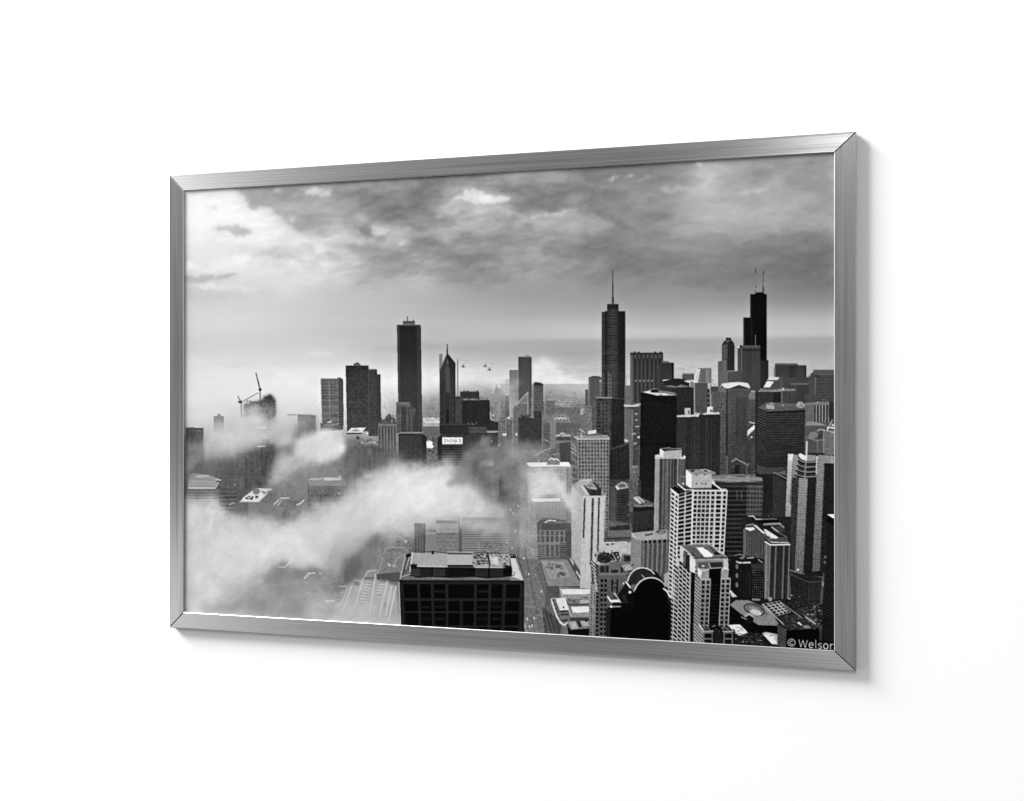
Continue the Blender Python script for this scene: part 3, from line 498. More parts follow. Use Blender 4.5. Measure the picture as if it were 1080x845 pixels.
# columned block and arched hall at the right edge
fac([(858, 427), (874, 426.4), (873.6, 450), (858, 450)], 44, 5, 0, .42, 1, 150, 10, gr=5, off=(.5, 0)); rect(849.4, 426, 858.4, 447, 98, 1, 6); rect(849.6, 424.6, 874.6, 427, 122, .95, 14); poly([(858.8, 425), (860, 423.2), (863, 423.6), (863.6, 425)], 190); line([(864, 424.4), (873.4, 423.6)], 1, 140, .8); rect(874.6, 424, 879.6, 450, 40, 1, 6); rect(849, 416, 862, 424.6, 66, .9, 10); clutter(866, 420.6, 874, 424.6, 8, 50, 210, (.8, 1.8), (.7, 1.3), .8)
rect(849, 446, 879.6, 484, 82, 1, 6); poly([(849, 449.2), (850.4, 445.4), (855, 444.4), (866, 446.4), (873, 449)], 140, 1, 14); line([(849, 449), (872, 449.2)], .9, 98, .7)
poly(ell(858.4, 462, 5.4, 6.4, 0)[14:] + [(852, 462.4)] if 0 else [(852.6, 462), (853.4, 457.8), (856, 455.4), (860, 455.2), (863, 457.6), (864.4, 462.6)], 122, 1, 8); line([(862, 454.6), (865, 453), (869, 453.4), (871, 455)], 1.2, 190, .85); poly([(860.8, 463), (865, 455), (868, 455), (868, 463)], 60, .9, 6)
line([(850.6, 461.6), (861, 464.6), (868.4, 464)], 1.1, 142, .9); line([(862.2, 465), (862.4, 478)], 1.2, 122, .85); fac(R4(868, 454.6, 879.6, 484), 112, 4, 0, .5, 1, 102, 8, gr=8); line([(868.6, 455), (868.6, 480)], 1.4, 142, .8); line([(870.6, 472.4), (876, 474.4)], .9, 150, .8)
line([(872.6, 454.4), (873.2, 450.6), (879.6, 451.6)], 1.5, 240, .95); line([(874.6, 454.6), (879.6, 456.6)], 1.2, 200, .8); poly([(873.6, 448.6), (877.6, 442), (878.6, 444), (875.6, 449.6)], 150, .9); dot(878.4, 448.6, 1.2, 225)
rect(850, 465.4, 861, 478, 80, .9, 8); rect(848.6, 478, 870, 480.6, 24, .8, 8)
# striped pair in front of the zig-zag tower
fac([(713.4, 440), (737.4, 440), (737, 512), (713.6, 512)], 42, 11, 0, .5, 1, 34, 10, gr=6, bot=60, wbot=50); fac([(736.8, 437.4), (759.6, 437.4), (759, 512), (737, 512)], 40, 10, 0, .5, 1, 28, 8, gr=6, bot=56, wbot=44)
for x in (721.6, 732.4, 737.6, 745, 750.6): line([(x, 441), (x - .2, 500)], .8, 74, .55)
poly([(713, 438.4), (720, 437.6), (733, 437.4), (735.6, 438.8), (728, 440), (714, 440)], 218, .95, 20); rect(722, 430.4, 728.4, 438.2, 188, 1, 12); rect(725.6, 433, 727.2, 437, 84, .8); poly([(732, 438), (733, 435.4), (738.6, 435.6), (737, 439.4)], 200, .9, 24); dot(735.6, 438.8, 1, 240)
poly([(740.6, 436.4), (746, 435), (758, 434.8), (759.8, 437), (742, 437.6)], 210, .95, 20); poly([(745.8, 436), (745.6, 429.4), (751.8, 428.4), (752, 436)], 226, 1, 8); rect(748.6, 432, 751.6, 434.6, 90, .85)
# black slab
fac([(675.6, 413.6), (713.8, 417.4), (713, 500), (674.6, 500)], 9, 0, 0, gr=2, bot=26); fac([(674.6, 498), (713, 498), (712, 536), (673.4, 536)], 26, 0, 0, gr=3, bot=34); fac([(676, 424), (713, 426), (713, 470), (675, 470)], 12, 0, 14, 1, .5, 16, 4, gr=3, a=.6)
poly([(676, 413.8), (688, 410.6), (712, 414), (713.8, 417.2), (698, 417.4)], 120, 1, 34); poly([(678, 413.6), (686, 412.2), (690, 414.6), (702, 414.6), (706, 417), (692, 417.2)], 232, .95, 20); poly([(686, 414), (688, 410.4), (693.6, 410.8), (694.4, 413.6)], 10); line([(687.6, 410.4), (693, 410.2)], .9, 180, .8); line([(701, 416.8), (710, 416.6)], 1, 220, .8); dot(697, 416, 1.3, 90, .8, .6)
# slim strip of city left of the black slab
fac(R4(658.2, 429, 668, 464), 108, 8, 0, .5, 1, 92, 8, gr=5); fac(R4(667.6, 429, 675, 470), 72, 4, 12, .5, .5, 58, 12, gr=8); line([(667.2, 430), (667, 466)], 1.2, 132, .7)
poly([(658, 426.8), (668, 427.4), (675.6, 425), (675.6, 427.4), (668, 429.4), (658, 428.8)], 226, .95, 16); fac(R4(658.6, 429, 668, 431.6), 96, 6, 1, .5, 1, 60, 20); rect(668, 425, 675, 426.6, 120, .8, 20)
for x, y, r in [(670.6, 436.6, 1.7), (672, 450, 1.9), (673.4, 461, 1.5), (670, 468, 1.8), (668.6, 457.6, 2), (668.2, 498, 1.6), (671, 443, 1.4)]: poly([(x - r, y - .7), (x + r, y - .9), (x + r, y + .7), (x - r, y + .9)], 190, .85)
dot(673.6, 461.4, 1, 250); poly([(657.6, 464.4), (660, 463), (663.6, 465.4), (660, 466.4)], 215, .9)
rect(664, 464, 668.4, 514, 106, .95, 10); rect(667.6, 470, 674, 492, 66, .9, 10); clutter(666, 463, 674, 474, 16, 30, 200, (.8, 2), (.6, 1.4), .8); rect(666, 491, 672.6, 493, 150, .8, 12); clutter(665, 493, 674, 530, 50, 50, 190, (.8, 2.4), (.8, 1.6), .75)
# pale finned block with a penthouse
fac([(690.4, 484), (723, 484), (720.6, 566), (689, 566)], 100, 9, 0, .3, 1, 60, 10, gr=5, off=(.4, 0)); fac([(691, 484), (695.4, 484), (694, 566), (689.4, 566)], 166, 1, 0, .2, 1, 140, 0, gr=4)
for x, t in [(697, 44), (706, 40), (709.4, 44), (711.4, 40), (713.4, 46)]: line([(x, 484.6), (x - 1, 562)], 1, t, .8)
line([(715, 484), (713.6, 562)], 1.1, 165, .85); line([(704.8, 485), (703.6, 562)], .8, 136, .7); rect(716, 484.6, 721.6, 504, 92, .9, 6); line([(722, 484), (721.4, 502)], 1, 70, .8)
poly([(690.4, 484), (690.8, 480), (695, 479), (697, 483), (720, 482), (723.2, 481.8), (723, 484.2)], 198, 1, 18); poly([(696, 482), (696.4, 473.6), (701, 476), (718.8, 474), (719.2, 482), (706, 484)], 178, 1, 12); poly([(695.8, 474), (697, 472.8), (700, 476), (699.6, 483.6), (695.8, 481)], 226); poly([(700, 473.8), (706, 472), (712, 474.4), (718.4, 472.8), (718, 474.6), (708, 475.4), (702, 475.6)], 70, .85, 24); line([(698, 473.2), (706, 472.2), (710, 473.4), (718.6, 472.8)], .8, 190, .8); dot(721.8, 481.8, 1.3, 245)
# banded block behind the white grid tower
fac([(751, 508), (790, 508), (788, 605), (750, 605)], 62, 0, 20, 1, .6, 30, 5, gr=8, bot=50, wbot=22); fac([(788, 508), (805, 508.6), (803, 560), (787, 560)], 96, 5, 11, .7, .55, 50, 8, gr=6, bot=76)
rect(776.6, 517, 778, 527, 92, .7); rect(781.4, 517, 783, 526, 92, .7)
poly([(714, 503), (724, 502), (750, 501.6), (782, 500.6), (803.6, 503.6), (804.8, 507.6), (770, 509), (750, 507)], 128, 1, 16); line([(752, 505.6), (790, 507)], 1.2, 160, .8); line([(776, 502.4), (786, 502.6)], 1.4, 70, .8); line([(768, 503.6), (804, 505.6)], .8, 165, .7); rect(750, 509, 805, 512, 46, .85, 6)
clutter(772, 482, 792, 500, 22, 26, 120, (1, 3), (1, 3), .8); line([(772, 487), (776, 484), (782, 487), (789, 490.4)], 1.6, 150, .85); line([(787.4, 490), (787.6, 500)], 1.2, 110, .8); rect(775, 490, 780, 500, 30, .9)
poly([(815, 500), (829, 498), (829.6, 552), (815, 552)], 50, 1, 5); line([(816, 498.4), (829.6, 505)], 1.2, 140, .85); poly([(818, 499), (829, 496.4), (829, 501.4)], 110, .9, 12); line([(817, 500.4), (829, 506.6)], 1, 22, .8)
# tall balconied tower at right
poly([(836, 480), (879.8, 480), (879.8, 605), (826, 605)], 42, 1, 6)
fac([(831, 479), (836.6, 479), (831.6, 600), (826, 600)], 196, 3, 40, .5, .5, 178, 16, gr=10, bot=124, wbot=112); rect(831, 478.6, 837, 486, 226, .9, 8)
fac([(836.4, 479.4), (842.6, 479.8), (838, 540), (832.6, 530)], 148, 0, 0, gr=5, bot=96); fac([(835.6, 503), (843, 505), (838, 602), (831.6, 602)], 62, 3, 34, .5, .5, 40, 14, gr=8, wbot=30, bot=48)
rect(842, 482, 861, 505, 56, 1, 8)
for k in range(4):
    y = 484.6 + 5.1 * k; line([(841.4 - 1.2 * k, y - .6), (846 - .8 * k, y + 2.2), (851, y + 3.2), (860.6, y + 2.6)], 1, 168, .9); line([(842 - 1.2 * k, y + 1.6), (847, y + 4.2), (852, y + 5), (860, y + 4.6)], 1.6, 28, .85)
line([(850, 486), (848.6, 506)], 2, 140, .8); poly([(841, 480.4), (844, 477.8), (850.4, 481), (850.4, 486), (846, 485)], 226, 1, 12); poly([(851, 479.6), (860.4, 480), (860, 486), (851.6, 486.4)], 150, 1, 12); line([(841, 479.6), (843, 483.6)], 1, 40, .8)
fac([(842.6, 504), (852, 505), (847.2, 604), (838, 604)], 152, 4, 36, .45, .5, 116, 22, gr=8, bot=104, wbot=74); fac([(852, 505), (861.6, 505), (857, 604), (847.2, 604)], 40, 4, 30, .5, .5, 30, 8, gr=5, bot=30)
line([(861.8, 482), (861.4, 500)], 2.2, 220, .95); fac([(862, 484), (869.6, 486), (864.6, 604), (856.6, 604)], 146, 4, 40, .42, .5, 96, 22, gr=8, bot=98, wbot=60); poly([(863, 479.6), (879.6, 481), (879.6, 489.6), (863, 488.4)], 138, 1, 8); line([(869.8, 489.4), (879.6, 489.6)], 1.4, 26, .9)
fac([(869.8, 490), (879.8, 490), (879.8, 604), (864.8, 604)], 30, 6, 38, .5, .5, 40, 16, gr=10); line([(851, 466), (850.4, 486)], 1.7, 226, .95); line([(877, 480), (877.6, 489)], 1, 180, .7)
# ---------------------------------------------------------------- right half: the middle ground
rect(640, 506, 676, 556, 62, .9, 10)
fac([(642.6, 512), (650.6, 515), (650, 551), (642, 549)], 82, 4, 0, .4, 1, 68, 6, gr=6); fac([(650.6, 516), (664, 515.4), (663.4, 552), (650, 552)], 62, 0, 14, 1, .55, 42, 6, gr=6)
poly([(649, 512.6), (655.4, 508), (660, 508.8), (663.4, 514.6), (653.4, 516.4)], 168, 1, 22); poly([(651.6, 512.4), (656, 509.8), (659, 510.6), (660, 513.6), (654, 514.4)], 92, .9, 26); poly([(648.6, 513), (650, 512.6), (653, 516), (651.6, 517.4)], 245)
rect(663.6, 506, 672.6, 540, 100, .8, 18); clutter(662, 506, 673, 545, 50, 60, 190, (.8, 2.2), (.8, 1.8), .75)
fac([(668, 534), (690, 534), (689, 564), (667, 564)], 52, 8, 0, .3, 1, 46, 6, gr=5, bot=44); poly([(667.6, 535.6), (690, 534), (690, 538), (668, 540)], 28, .9); poly([(669, 535), (667, 524), (673, 523), (690, 531), (690, 534.6)], 94, .95, 22); poly([(667.6, 525.6), (671, 523.4), (677, 530.6), (674.6, 531.6)], 208, .95, 10); line([(673, 524), (679, 529.6)], 1.6, 210, .9); line([(669, 533), (676, 534), (688, 533)], 1.2, 150, .8)
poly([(638, 548), (666, 552), (667, 572), (638, 572)], 92, 1, 22); poly([(640, 556), (664, 553.4), (664.6, 558.4), (646, 559.6)], 44, .9, 8); line([(640, 550), (648, 554)], 2, 120, .8); rect(641, 559.6, 666, 566, 112, .85, 10); line([(640, 568.4), (664, 567.4)], 1.4, 50, .85); poly([(636, 572), (666, 570.6), (668, 590), (634, 590)], 186, 1, 16); dot(640.6, 574, 1.8, 66, .9, 1.1); dot(646, 573.6, 1.9, 60, .9, 1.1); line([(638, 572.8), (647.6, 572.4)], 1.2, 225, .9); line([(656, 568), (664, 572)], 1.2, 80, .8); poly([(655, 584), (667, 585), (667, 596), (654, 596)], 110, .9, 18); rect(660, 587, 665, 592, 30, .85)
fac([(676.6, 570), (706.6, 568.4), (705, 606), (675.6, 606)], 134, 6, 0, .62, 1, 62, 5, gr=5, off=(.5, 0)); fac([(676.6, 570), (706.6, 568.4), (706.4, 573), (676.6, 574)], 126, 6, 1, .62, .8, 26, 4, off=(.5, 0)); fac([(676.6, 573), (706, 572), (705, 606), (675.6, 606)], 110, 24, 18, .5, .5, 70, 10, a=.35)
fac([(665.6, 566), (677, 570.4), (676, 604), (665, 600)], 136, 0, 0, gr=4); poly([(665.6, 566), (667, 562), (680, 560.6), (703, 558.4), (706.8, 561), (706.6, 568.6), (677, 570.4)], 166, 1, 16); poly([(690, 562.6), (693, 559.4), (697, 558.8), (704, 561), (700, 564)], 120, .8, 30); dot(694, 560.6, 1.8, 50, .85, .9); dot(701, 560.2, 1.6, 60, .8, .8); line([(681, 564.6), (688, 563.2)], 1.6, 46, .85); line([(666.4, 563), (672, 568.4)], 1.6, 205, .85)
# stepped hotel with bright roofs
rect(783, 545, 834, 606, 34, 1, 8)
fac([(785, 558), (796.4, 558), (796, 590), (784, 590)], 84, 5, 0, .45, 1, 66, 8, gr=6); fac([(796.2, 556), (807, 563), (806, 600), (796, 592)], 80, 4, 0, .4, 1, 62, 8, gr=6); rect(783.6, 558, 786.6, 588, 116, .7)
fac([(812, 575), (833.2, 575), (831, 636), (810, 636)], 46, 8, 0, .5, 1, 36, 6, gr=6); fac([(806.6, 572), (812.4, 575.4), (810.4, 636), (805, 632)], 112, 3, 0, .4, 1, 84, 6, gr=6)
for x in (812.4, 818.4, 826.8, 832.6): line([(x, 576), (x - 1.8, 632)], 1.4, 132, .85)
for x in (808.4,): line([(x, 575), (x - 1, 630)], 1.4, 156, .7)
poly([(787, 553.6), (797, 553), (808, 563), (820, 567), (830, 566), (832, 573), (812, 573), (800, 560)], 76, .95, 14); poly([(785, 557.4), (787, 556.4), (795, 556.4), (796.4, 558.4), (791, 560.4)], 240); poly([(794, 553.4), (797, 553.6), (807.6, 562.6), (805, 563.2)], 232, .95, 12); line([(787, 554.4), (794, 552.6)], 1.6, 150, .8)
poly([(805.4, 558.4), (807.4, 558), (821, 566.8), (818, 568.6), (808.6, 565)], 226, .95, 20); poly([(813, 562), (818, 565), (821, 567.6), (812, 568)], 240, .8, 10); line([(814, 556), (820.4, 560.6)], 1.6, 205, .85); line([(806, 553.2), (822, 552.2), (826, 556)], 2.2, 176, .8); poly([(816, 556), (824, 554), (828, 560), (824, 562)], 70, .8, 16); line([(816, 559), (829, 566)], .9, 150, .8)
line([(807, 571.4), (812.4, 574.8), (833, 574.4)], 1.5, 250); line([(813, 572), (832, 572.6)], 1.2, 240, .8); poly([(809, 569), (813, 568), (813, 572.6)], 110, .9, 20)
poly([(790, 545), (795, 544), (797, 548.6), (820, 548), (824, 551.4), (800, 551.6)], 14, .95); line([(790, 544.6), (794.4, 544.4), (797.4, 547.8), (803.4, 547.6)], 1.4, 215, .9); line([(803, 547.8), (819, 547.4)], .9, 165, .8); clutter(806, 542, 815, 547.4, 10, 40, 110, (1, 2.4), (.8, 1.6), .8)
# dark hexagonal block
poly([(768, 600), (772, 588), (778, 584), (806, 590), (806, 640), (768, 640)], 22, 1, 6); line([(777, 592.4), (780, 593.6), (791, 593.4)], 1.9, 222, .95); line([(774, 586.6), (780, 584.6), (786, 587)], 1.4, 128, .9); dot(782.6, 588.4, 2.6, 130, .95, 1.5); line([(788, 588.6), (795, 588.2)], 1.5, 185, .9); line([(800, 590.4), (804, 593.4)], 1.4, 180, .85); clutter(772, 584, 806, 594, 30, 10, 130, (1, 2.6), (.6, 1.6), .7)
for y in (597.6, 607, 617): dot(777.2, y, 1.5, 128, .9, 2.8)
fac([(793, 600), (806, 600), (805, 632), (793, 632)], 22, 6, 13, .4, .4, 104, 30, gr=4); rect(792, 594.6, 806, 600, 54, .85, 10); fac(R4(780, 602, 792, 630), 18, 4, 0, .5, 1, 30, 5, gr=4)
# lower right: dark roofs and streets
rect(764, 632, 880, 690, 30, 1, 14); poly([(833, 606), (842, 604), (870, 610), (870, 652), (835, 640)], 34, 1, 8); line([(833, 601.4), (844, 604.6), (858, 606), (868, 604.4)], 1.3, 122, .9); dot(841.6, 601, 1.2, 250); poly([(846, 603.6), (868, 602.4), (868, 608), (852, 607)], 20, .9); fac([(852, 614), (868, 614), (868, 634), (852, 632)], 46, 8, 0, .5, 1, 34, 6, gr=5); line([(834, 606), (853, 614), (868, 613)], 1, 84, .8)
clutter(828, 626, 870, 668, 150, 20, 150, (.8, 2.6), (.6, 1.5), .75, .6); poly([(834, 646), (846, 640), (872, 664), (866, 676)], 70, .5, 20)
clutter(840, 640, 872, 668, 60, 40, 190, (1, 2.6), (.7, 1.4), .8, .8)
for x, y in [(832.4, 631.6), (835, 628), (859, 640), (852, 648), (856.6, 655)]: dot(x, y, 1.1, 205, .9, .7)
line([(861, 655), (859, 640), (866, 636)], 1, 120, .6); line([(868, 610), (866, 636)], 2.4, 100, .7); dot(868.4, 616, 1.3, 165, .8, 3); line([(850, 651), (860, 658)], 1.6, 190, .9)
poly([(769.6, 638), (776, 633), (789, 633), (812, 643), (821, 657.6), (820, 660), (800, 659.4), (781, 647.4)], 132, 1, 8); poly([(769.6, 638.4), (781, 647.6), (800, 659.6), (820.4, 660.4), (820, 669), (795, 668), (770, 660)], 12, 1, 4)
line(ell(795.6, 643, 11, 5.2, 18) + [ell(795.6, 643, 11, 5.2, 18)[0]], 1.7, 62, .85); line(ell(795.6, 643, 8, 3.4, 18) + [ell(795.6, 643, 8, 3.4, 18)[0]], 1, 88, .7); poly(ell(797, 646, 6.4, 3, 15), 205, .9, 26); dot(790, 653.6, 4.8, 22, 1, 4.4); line([(786, 650), (790, 647.6), (794, 650)], 2.2, 175, .9); line([(782, 651), (787, 653)], 1.6, 150, .85); line([(801, 640), (809, 648)], 1.2, 74, .7)
poly([(804, 636), (822, 633.6), (842, 650), (838, 660), (828, 656), (818, 650)], 34, 1, 14); fac([(804, 637), (822, 634), (834, 645.6), (819, 650)], 180, 4, 5, .62, .62, 24, 20, gr=20); line([(804, 637.4), (829, 661), (830, 664)], 1.3, 190, .9); line([(822, 634), (846, 652)], 1.1, 150, .85); dot(812.4, 632, 2.2, 160, .95, 2.2); line([(794, 632.4), (801, 632.6)], 2, 165, .85); line([(806, 637), (826, 656)], .9, 30, .7)
fac([(820, 658), (830, 664.6), (829, 684), (820.4, 681)], 40, 0, 9, 1, .5, 84, 14, gr=5); poly([(829.6, 664.6), (864, 663), (865, 690), (829, 690)], 7, 1, 3); poly([(822, 650), (838, 648), (856, 658), (864, 663), (830, 664.8)], 44, .95, 26); clutter(822, 649, 862, 664, 46, 16, 170, (1, 2.6), (.6, 1.3), .8, .5); line([(842, 657), (845, 659)], 1.8, 245, .95); poly([(846, 660.4), (852, 659.4), (856, 662.6), (849, 663)], 150, .85)
poly([(767.6, 659), (780.6, 658.6), (789, 667.4), (780, 670.6), (774, 667)], 226, 1, 12); clutter(771, 660, 785, 668, 12, 20, 140, (.8, 2), (.6, 1.1), .8, .6); clutter(768, 668, 804, 680, 60, 20, 170, (1, 3), (.6, 1.3), .8, .5); poly([(803.4, 668), (808, 666.6), (820, 669), (820, 680), (814, 679.4)], 186, 1, 30); poly([(806, 670), (815, 670), (819.4, 679), (814, 679)], 232, .9, 10); line([(812, 671), (820, 669)], 1.2, 130, .8)
# far right black tower
fac([(872, 545), (880, 547), (880, 690), (866, 690)], 14, 0, 0, gr=3)
for k in range(48): line([(871 - k * .09, 551 + 2.9 * k), (880, 556.6 + 2.9 * k)], .8, 66 if k < 34 else 48, .75)
poly([(871.8, 542.6), (879.8, 542.2), (879.8, 547.4)], 250); dot(870.4, 587.6, 1.2, 120, .9, 1.6); dot(870, 593, 1.2, 110, .9, 1.6); poly([(876.6, 657), (880, 657), (880, 690), (876, 690)], 24)
# ---------------------------------------------------------------- avenue, plaza and the pale towers of the centre
poly([(536, 520), (562, 520), (590, 600), (622, 670), (540, 670)], 104, .9, 12)
poly([(545, 560), (556, 560), (584, 668), (553, 668)], 116, .7, 10)
fac([(606, 462), (642.6, 462), (642, 560), (608, 560)], 136, 11, 26, .5, .62, 62, 26, gr=10, bot=130, wbot=70)
fac([(602, 459), (608.6, 463), (609.6, 560), (602.4, 560)], 112, 3, 15, .5, .55, 84, 26, gr=16, bot=130)
for y in (468.6, 472.6, 476.4): line([(602, y), (605, y + 1.2), (607.6, y + 4)], 1, 180, .8)
poly([(605, 460.6), (608, 459.6), (640, 458.6), (643.2, 461.4), (642.6, 463.6), (609, 464)], 150, 1, 12); line([(606, 460.6), (609.4, 463.4), (642.6, 463)], 1.2, 208, .95); poly([(620, 454.6), (629, 453.2), (629, 457.4), (620, 458.4)], 224, 1, 8); poly([(617, 458.6), (632, 456.6), (636, 459), (620, 460.2)], 104, .9, 14); line([(611.4, 452.4), (616.4, 456.4)], 1.2, 200, .8); line([(613, 457.6), (613.6, 461.4)], 1.4, 215, .8)
# broad white block
rect(548, 490, 604, 590, 150, .55, 12)
fac([(556.6, 492), (602.2, 492), (602, 588), (557, 588)], 178, 26, 40, .5, .5, 128, 14, gr=8, bot=150, wbot=100)
rect(597.4, 494, 602.2, 588, 120, .5); fac(R4(597.6, 494, 602, 546), 150, 2, 24, .5, .5, 104, 14); fac(R4(597, 553, 602.2, 588), 88, 3, 15, .5, .55, 52, 10)
fac([(564, 529.4), (597, 529.4), (597, 552), (564.6, 552)], 178, 17, 9, .5, .45, 126, 10, bot=150, wbot=92)
poly([(566, 552), (572, 546.4), (584, 546.6), (597, 549), (602, 552), (602, 560), (567, 560)], 92, .9, 14); line([(575, 551), (579, 549), (586, 549.4)], 1.4, 232, .9); line([(586, 550.6), (602, 550.8)], 1.3, 140, .85); rect(572, 553, 596, 559, 78, .8, 8)
fac([(567, 559), (597, 559), (597, 588), (567, 588)], 128, 6, 2, .55, .84, 74, 10, gr=7, off=(.4, 0)); fac(R4(567.4, 560, 596.6, 588), 128, 24, 15, .3, .4, 90, 10, a=.3); fac(R4(567, 575, 573, 588), 128, 1, 6, .9, .5, 88, 8); fac(R4(590, 572, 597, 588), 110, 1, 7, .9, .5, 70, 8)
for y in (565, 572.4): line([(567, y), (597, y)], .8, 150, .8)
poly([(568, 588), (600, 587.6), (601, 590), (568, 590)], 98, .9)
poly([(554.8, 488.4), (559, 487.8), (600, 487.4), (602.4, 492), (558.4, 492.4)], 236, 1, 8); poly([(577, 489.6), (578.6, 483.4), (588, 482.6), (590.8, 486), (590, 490)], 128, .95, 18); line([(579, 484.8), (582, 483.4), (584.4, 485.2), (587, 483.6), (589.4, 486)], 1.3, 245, .9); line([(577, 490), (590, 490)], 1, 100, .5)
line([(557, 492.8), (602, 492.8)], .7, 140, .6)
# plaza roof and street
poly([(568.4, 590), (598.6, 590), (613.6, 618.4), (577, 618.4)], 134, 1, 8); poly([(573, 593), (594, 593), (601.4, 608), (580, 610)], 152, .9, 10); line([(573, 593), (580, 610), (601.4, 608), (594, 593), (573, 593)], 1, 172, .6); clutter(577, 594, 595, 608, 14, 84, 120, (2, 4.5), (1, 2.6), .8); poly([(586, 595), (591, 596), (591, 599), (586, 599.4)], 84, .8, 10); poly([(590, 603), (595, 604), (594, 607), (590, 606)], 84, .8, 10)
line([(568.6, 589), (577.6, 618)], 1.2, 98, .8); line([(570, 589), (579, 618)], .8, 170, .6); line([(577, 618.8), (613, 618.8)], 1, 70, .85); line([(568.4, 589.6), (598, 589.2)], 1.6, 86, .8); poly([(598, 590), (606, 592), (611, 600), (606, 604)], 84, .9, 20); line([(602.4, 590.4), (604.6, 594.8)], 1.4, 235, .95); line([(608, 603), (613, 611)], 1.4, 230, .95)
poly([(576, 619), (590, 619), (592, 632), (580, 634), (574, 650)], 82, .85, 6); poly([(572, 640), (585, 650), (592, 662), (590, 672), (574, 672)], 62, .85, 8)
for k in range(7): line([(550 + k * 3.4, 575 + k * 3), (566 + k * 4.4, 668)], .7, rng.choice([76, 84, 140]), .5)
for k in range(150):
    t = rng.random(); y = 500 + 168 * t; xc = 552 + 14 * t ** 1.4 + rng.uniform(-9, 9) * (1 + .5 * t); r = rng.uniform(.35, .9)
    poly([(xc - r, y - r * .7), (xc + r, y - r * .5), (xc + r, y + r * .7), (xc - r, y + r * .5)], rng.choice([44, 60, 70, 150, 165, 190]), .7)
for x, y in [(552.4, 588.6), (557.6, 605.4), (556, 653), (563.2, 651.8), (558.4, 661), (561, 660), (554, 660), (543.4, 560), (546.6, 533.6), (538.4, 537.6), (541, 541.6), (550, 634), (571.2, 623.6)]:
    poly([(x - .8, y - 1.6), (x + .3, y - 1.3), (x + 1, y + 1.4), (x - .2, y + 1.6)], 238, .95)
line([(553, 639.6), (564, 640.4)], 1, 150, .8); line([(565, 649), (574, 649.6)], .9, 140, .7); line([(553, 658), (556, 668)], 2, 160, .7)
# slim white tower
fac([(602.8, 512), (615.6, 522), (613, 604), (602.8, 588)], 190, 0, 0, gr=3, bot=172); fac([(614.6, 523.4), (638.6, 523.4), (635.4, 622), (611.4, 622)], 202, 0, 0, gr=4, bot=188)
for (xa, ya, xb, yb, w, n) in [(616.8, 525.4, 615.4, 567.6, 1.7, 24), (625.3, 525.4, 623.4, 596, 2.1, 36), (631.8, 525, 630.4, 586, 1.7, 30)]:
    fac([(xa - w / 2, ya), (xa + w / 2, ya), (xb + w / 2, yb), (xb - w / 2, yb)], 120, 1, n, 1, .62, 34, 12, gr=4)
line([(620.4, 526), (618.6, 612)], .9, 214, .6); line([(628.4, 526), (626.6, 596)], .8, 216, .5); line([(637.9, 525), (634.6, 600)], .9, 176, .7)
poly([(603, 512), (612.4, 506), (623, 506), (638.6, 521.4), (638.8, 524.6), (615.4, 524.6)], 168, 1, 8); poly([(615.6, 512), (622, 508.4), (628, 509), (634.4, 517), (634, 522.6), (622, 522.6)], 44, .95, 10); poly([(616, 511), (620, 508), (625, 509.4), (630, 515), (629, 517), (621, 515.6)], 176, .9, 10); poly([(618.6, 511.4), (623.4, 510.4), (626.6, 513.6), (621.4, 514)], 118, .9, 14); line([(613, 506.8), (623.6, 506)], 1.5, 205, .95); line([(613.4, 513), (620, 521.6)], 1.5, 245, .95); line([(615, 524), (638.6, 523.8)], 1.1, 226, .9); poly([(634, 519), (638.6, 522), (634, 522.6)], 130, .9)
# low white roofs by the avenue
poly([(590, 619.6), (592, 618.6), (622.4, 621), (622.4, 662), (600, 670), (594, 655), (590, 634)], 120, 1, 10); poly([(591.4, 621.4), (622.4, 621.4), (622.4, 626.8), (593.6, 627)], 228, 1, 6); rect(593, 627, 622.4, 631.6, 150); line([(590.4, 619.6), (593, 630)], 1.1, 190, .9); clutter(598, 630, 622, 637, 16, 40, 220, (1, 3.6), (.7, 1.5), .85); poly([(611, 633.4), (621, 632), (622, 636), (612, 637)], 190, .8, 12)
poly([(585.4, 631), (596.4, 630), (599.6, 643.6), (590.4, 644)], 222, 1, 12); dot(594.4, 640.6, .9, 40); poly([(590.6, 644), (599, 643.6), (600, 655), (593, 658), (590, 652)], 108, .95, 26); line([(591.4, 645), (598.6, 644.6)], 1.4, 24, .85); line([(592, 648.4), (599, 648)], 1.3, 34, .85); line([(593, 655), (598, 654)], 1.6, 40, .8)
line([(581.6, 632.6), (584, 641), (587.4, 650.4), (591.4, 657), (595, 659.4), (598, 657.4)], 1.9, 230, .9); for_ = [line([(582.6 + k * 1.5, 634 + k * 4), (584.4 + k * 1.6, 633.4 + k * 4)], .8, 60, .8) for k in range(6)]; line([(580.8, 632), (585, 631), (587, 632)], 1.1, 190, .8)
poly([(602.4, 640), (621.4, 639.6), (621.4, 646), (604, 646.4)], 232, 1, 6); rect(603, 646.4, 621.6, 651.4, 146); line([(598.6, 638.6), (602.4, 650)], 1.2, 200, .9); line([(600, 638), (621, 637.4)], 1.2, 52, .85); rect(601, 651.4, 621, 655, 62, .9, 14)
poly([(600, 656), (607, 655.6), (609.4, 663), (603, 663.6)], 176, 1, 22); poly([(612, 655), (620.6, 655), (620.6, 660), (614, 660.4)], 176, 1, 26); poly([(608, 655), (611, 655), (614, 661), (611, 662)], 40, .9); dot(618.4, 654.6, 1.3, 20); poly([(598, 659), (602, 664.4), (621, 663), (621, 672), (600, 672)], 10, .97); line([(594, 660), (597, 670)], 1.4, 120, .7); line([(598, 658), (601.4, 666)], 1.1, 40, .8)
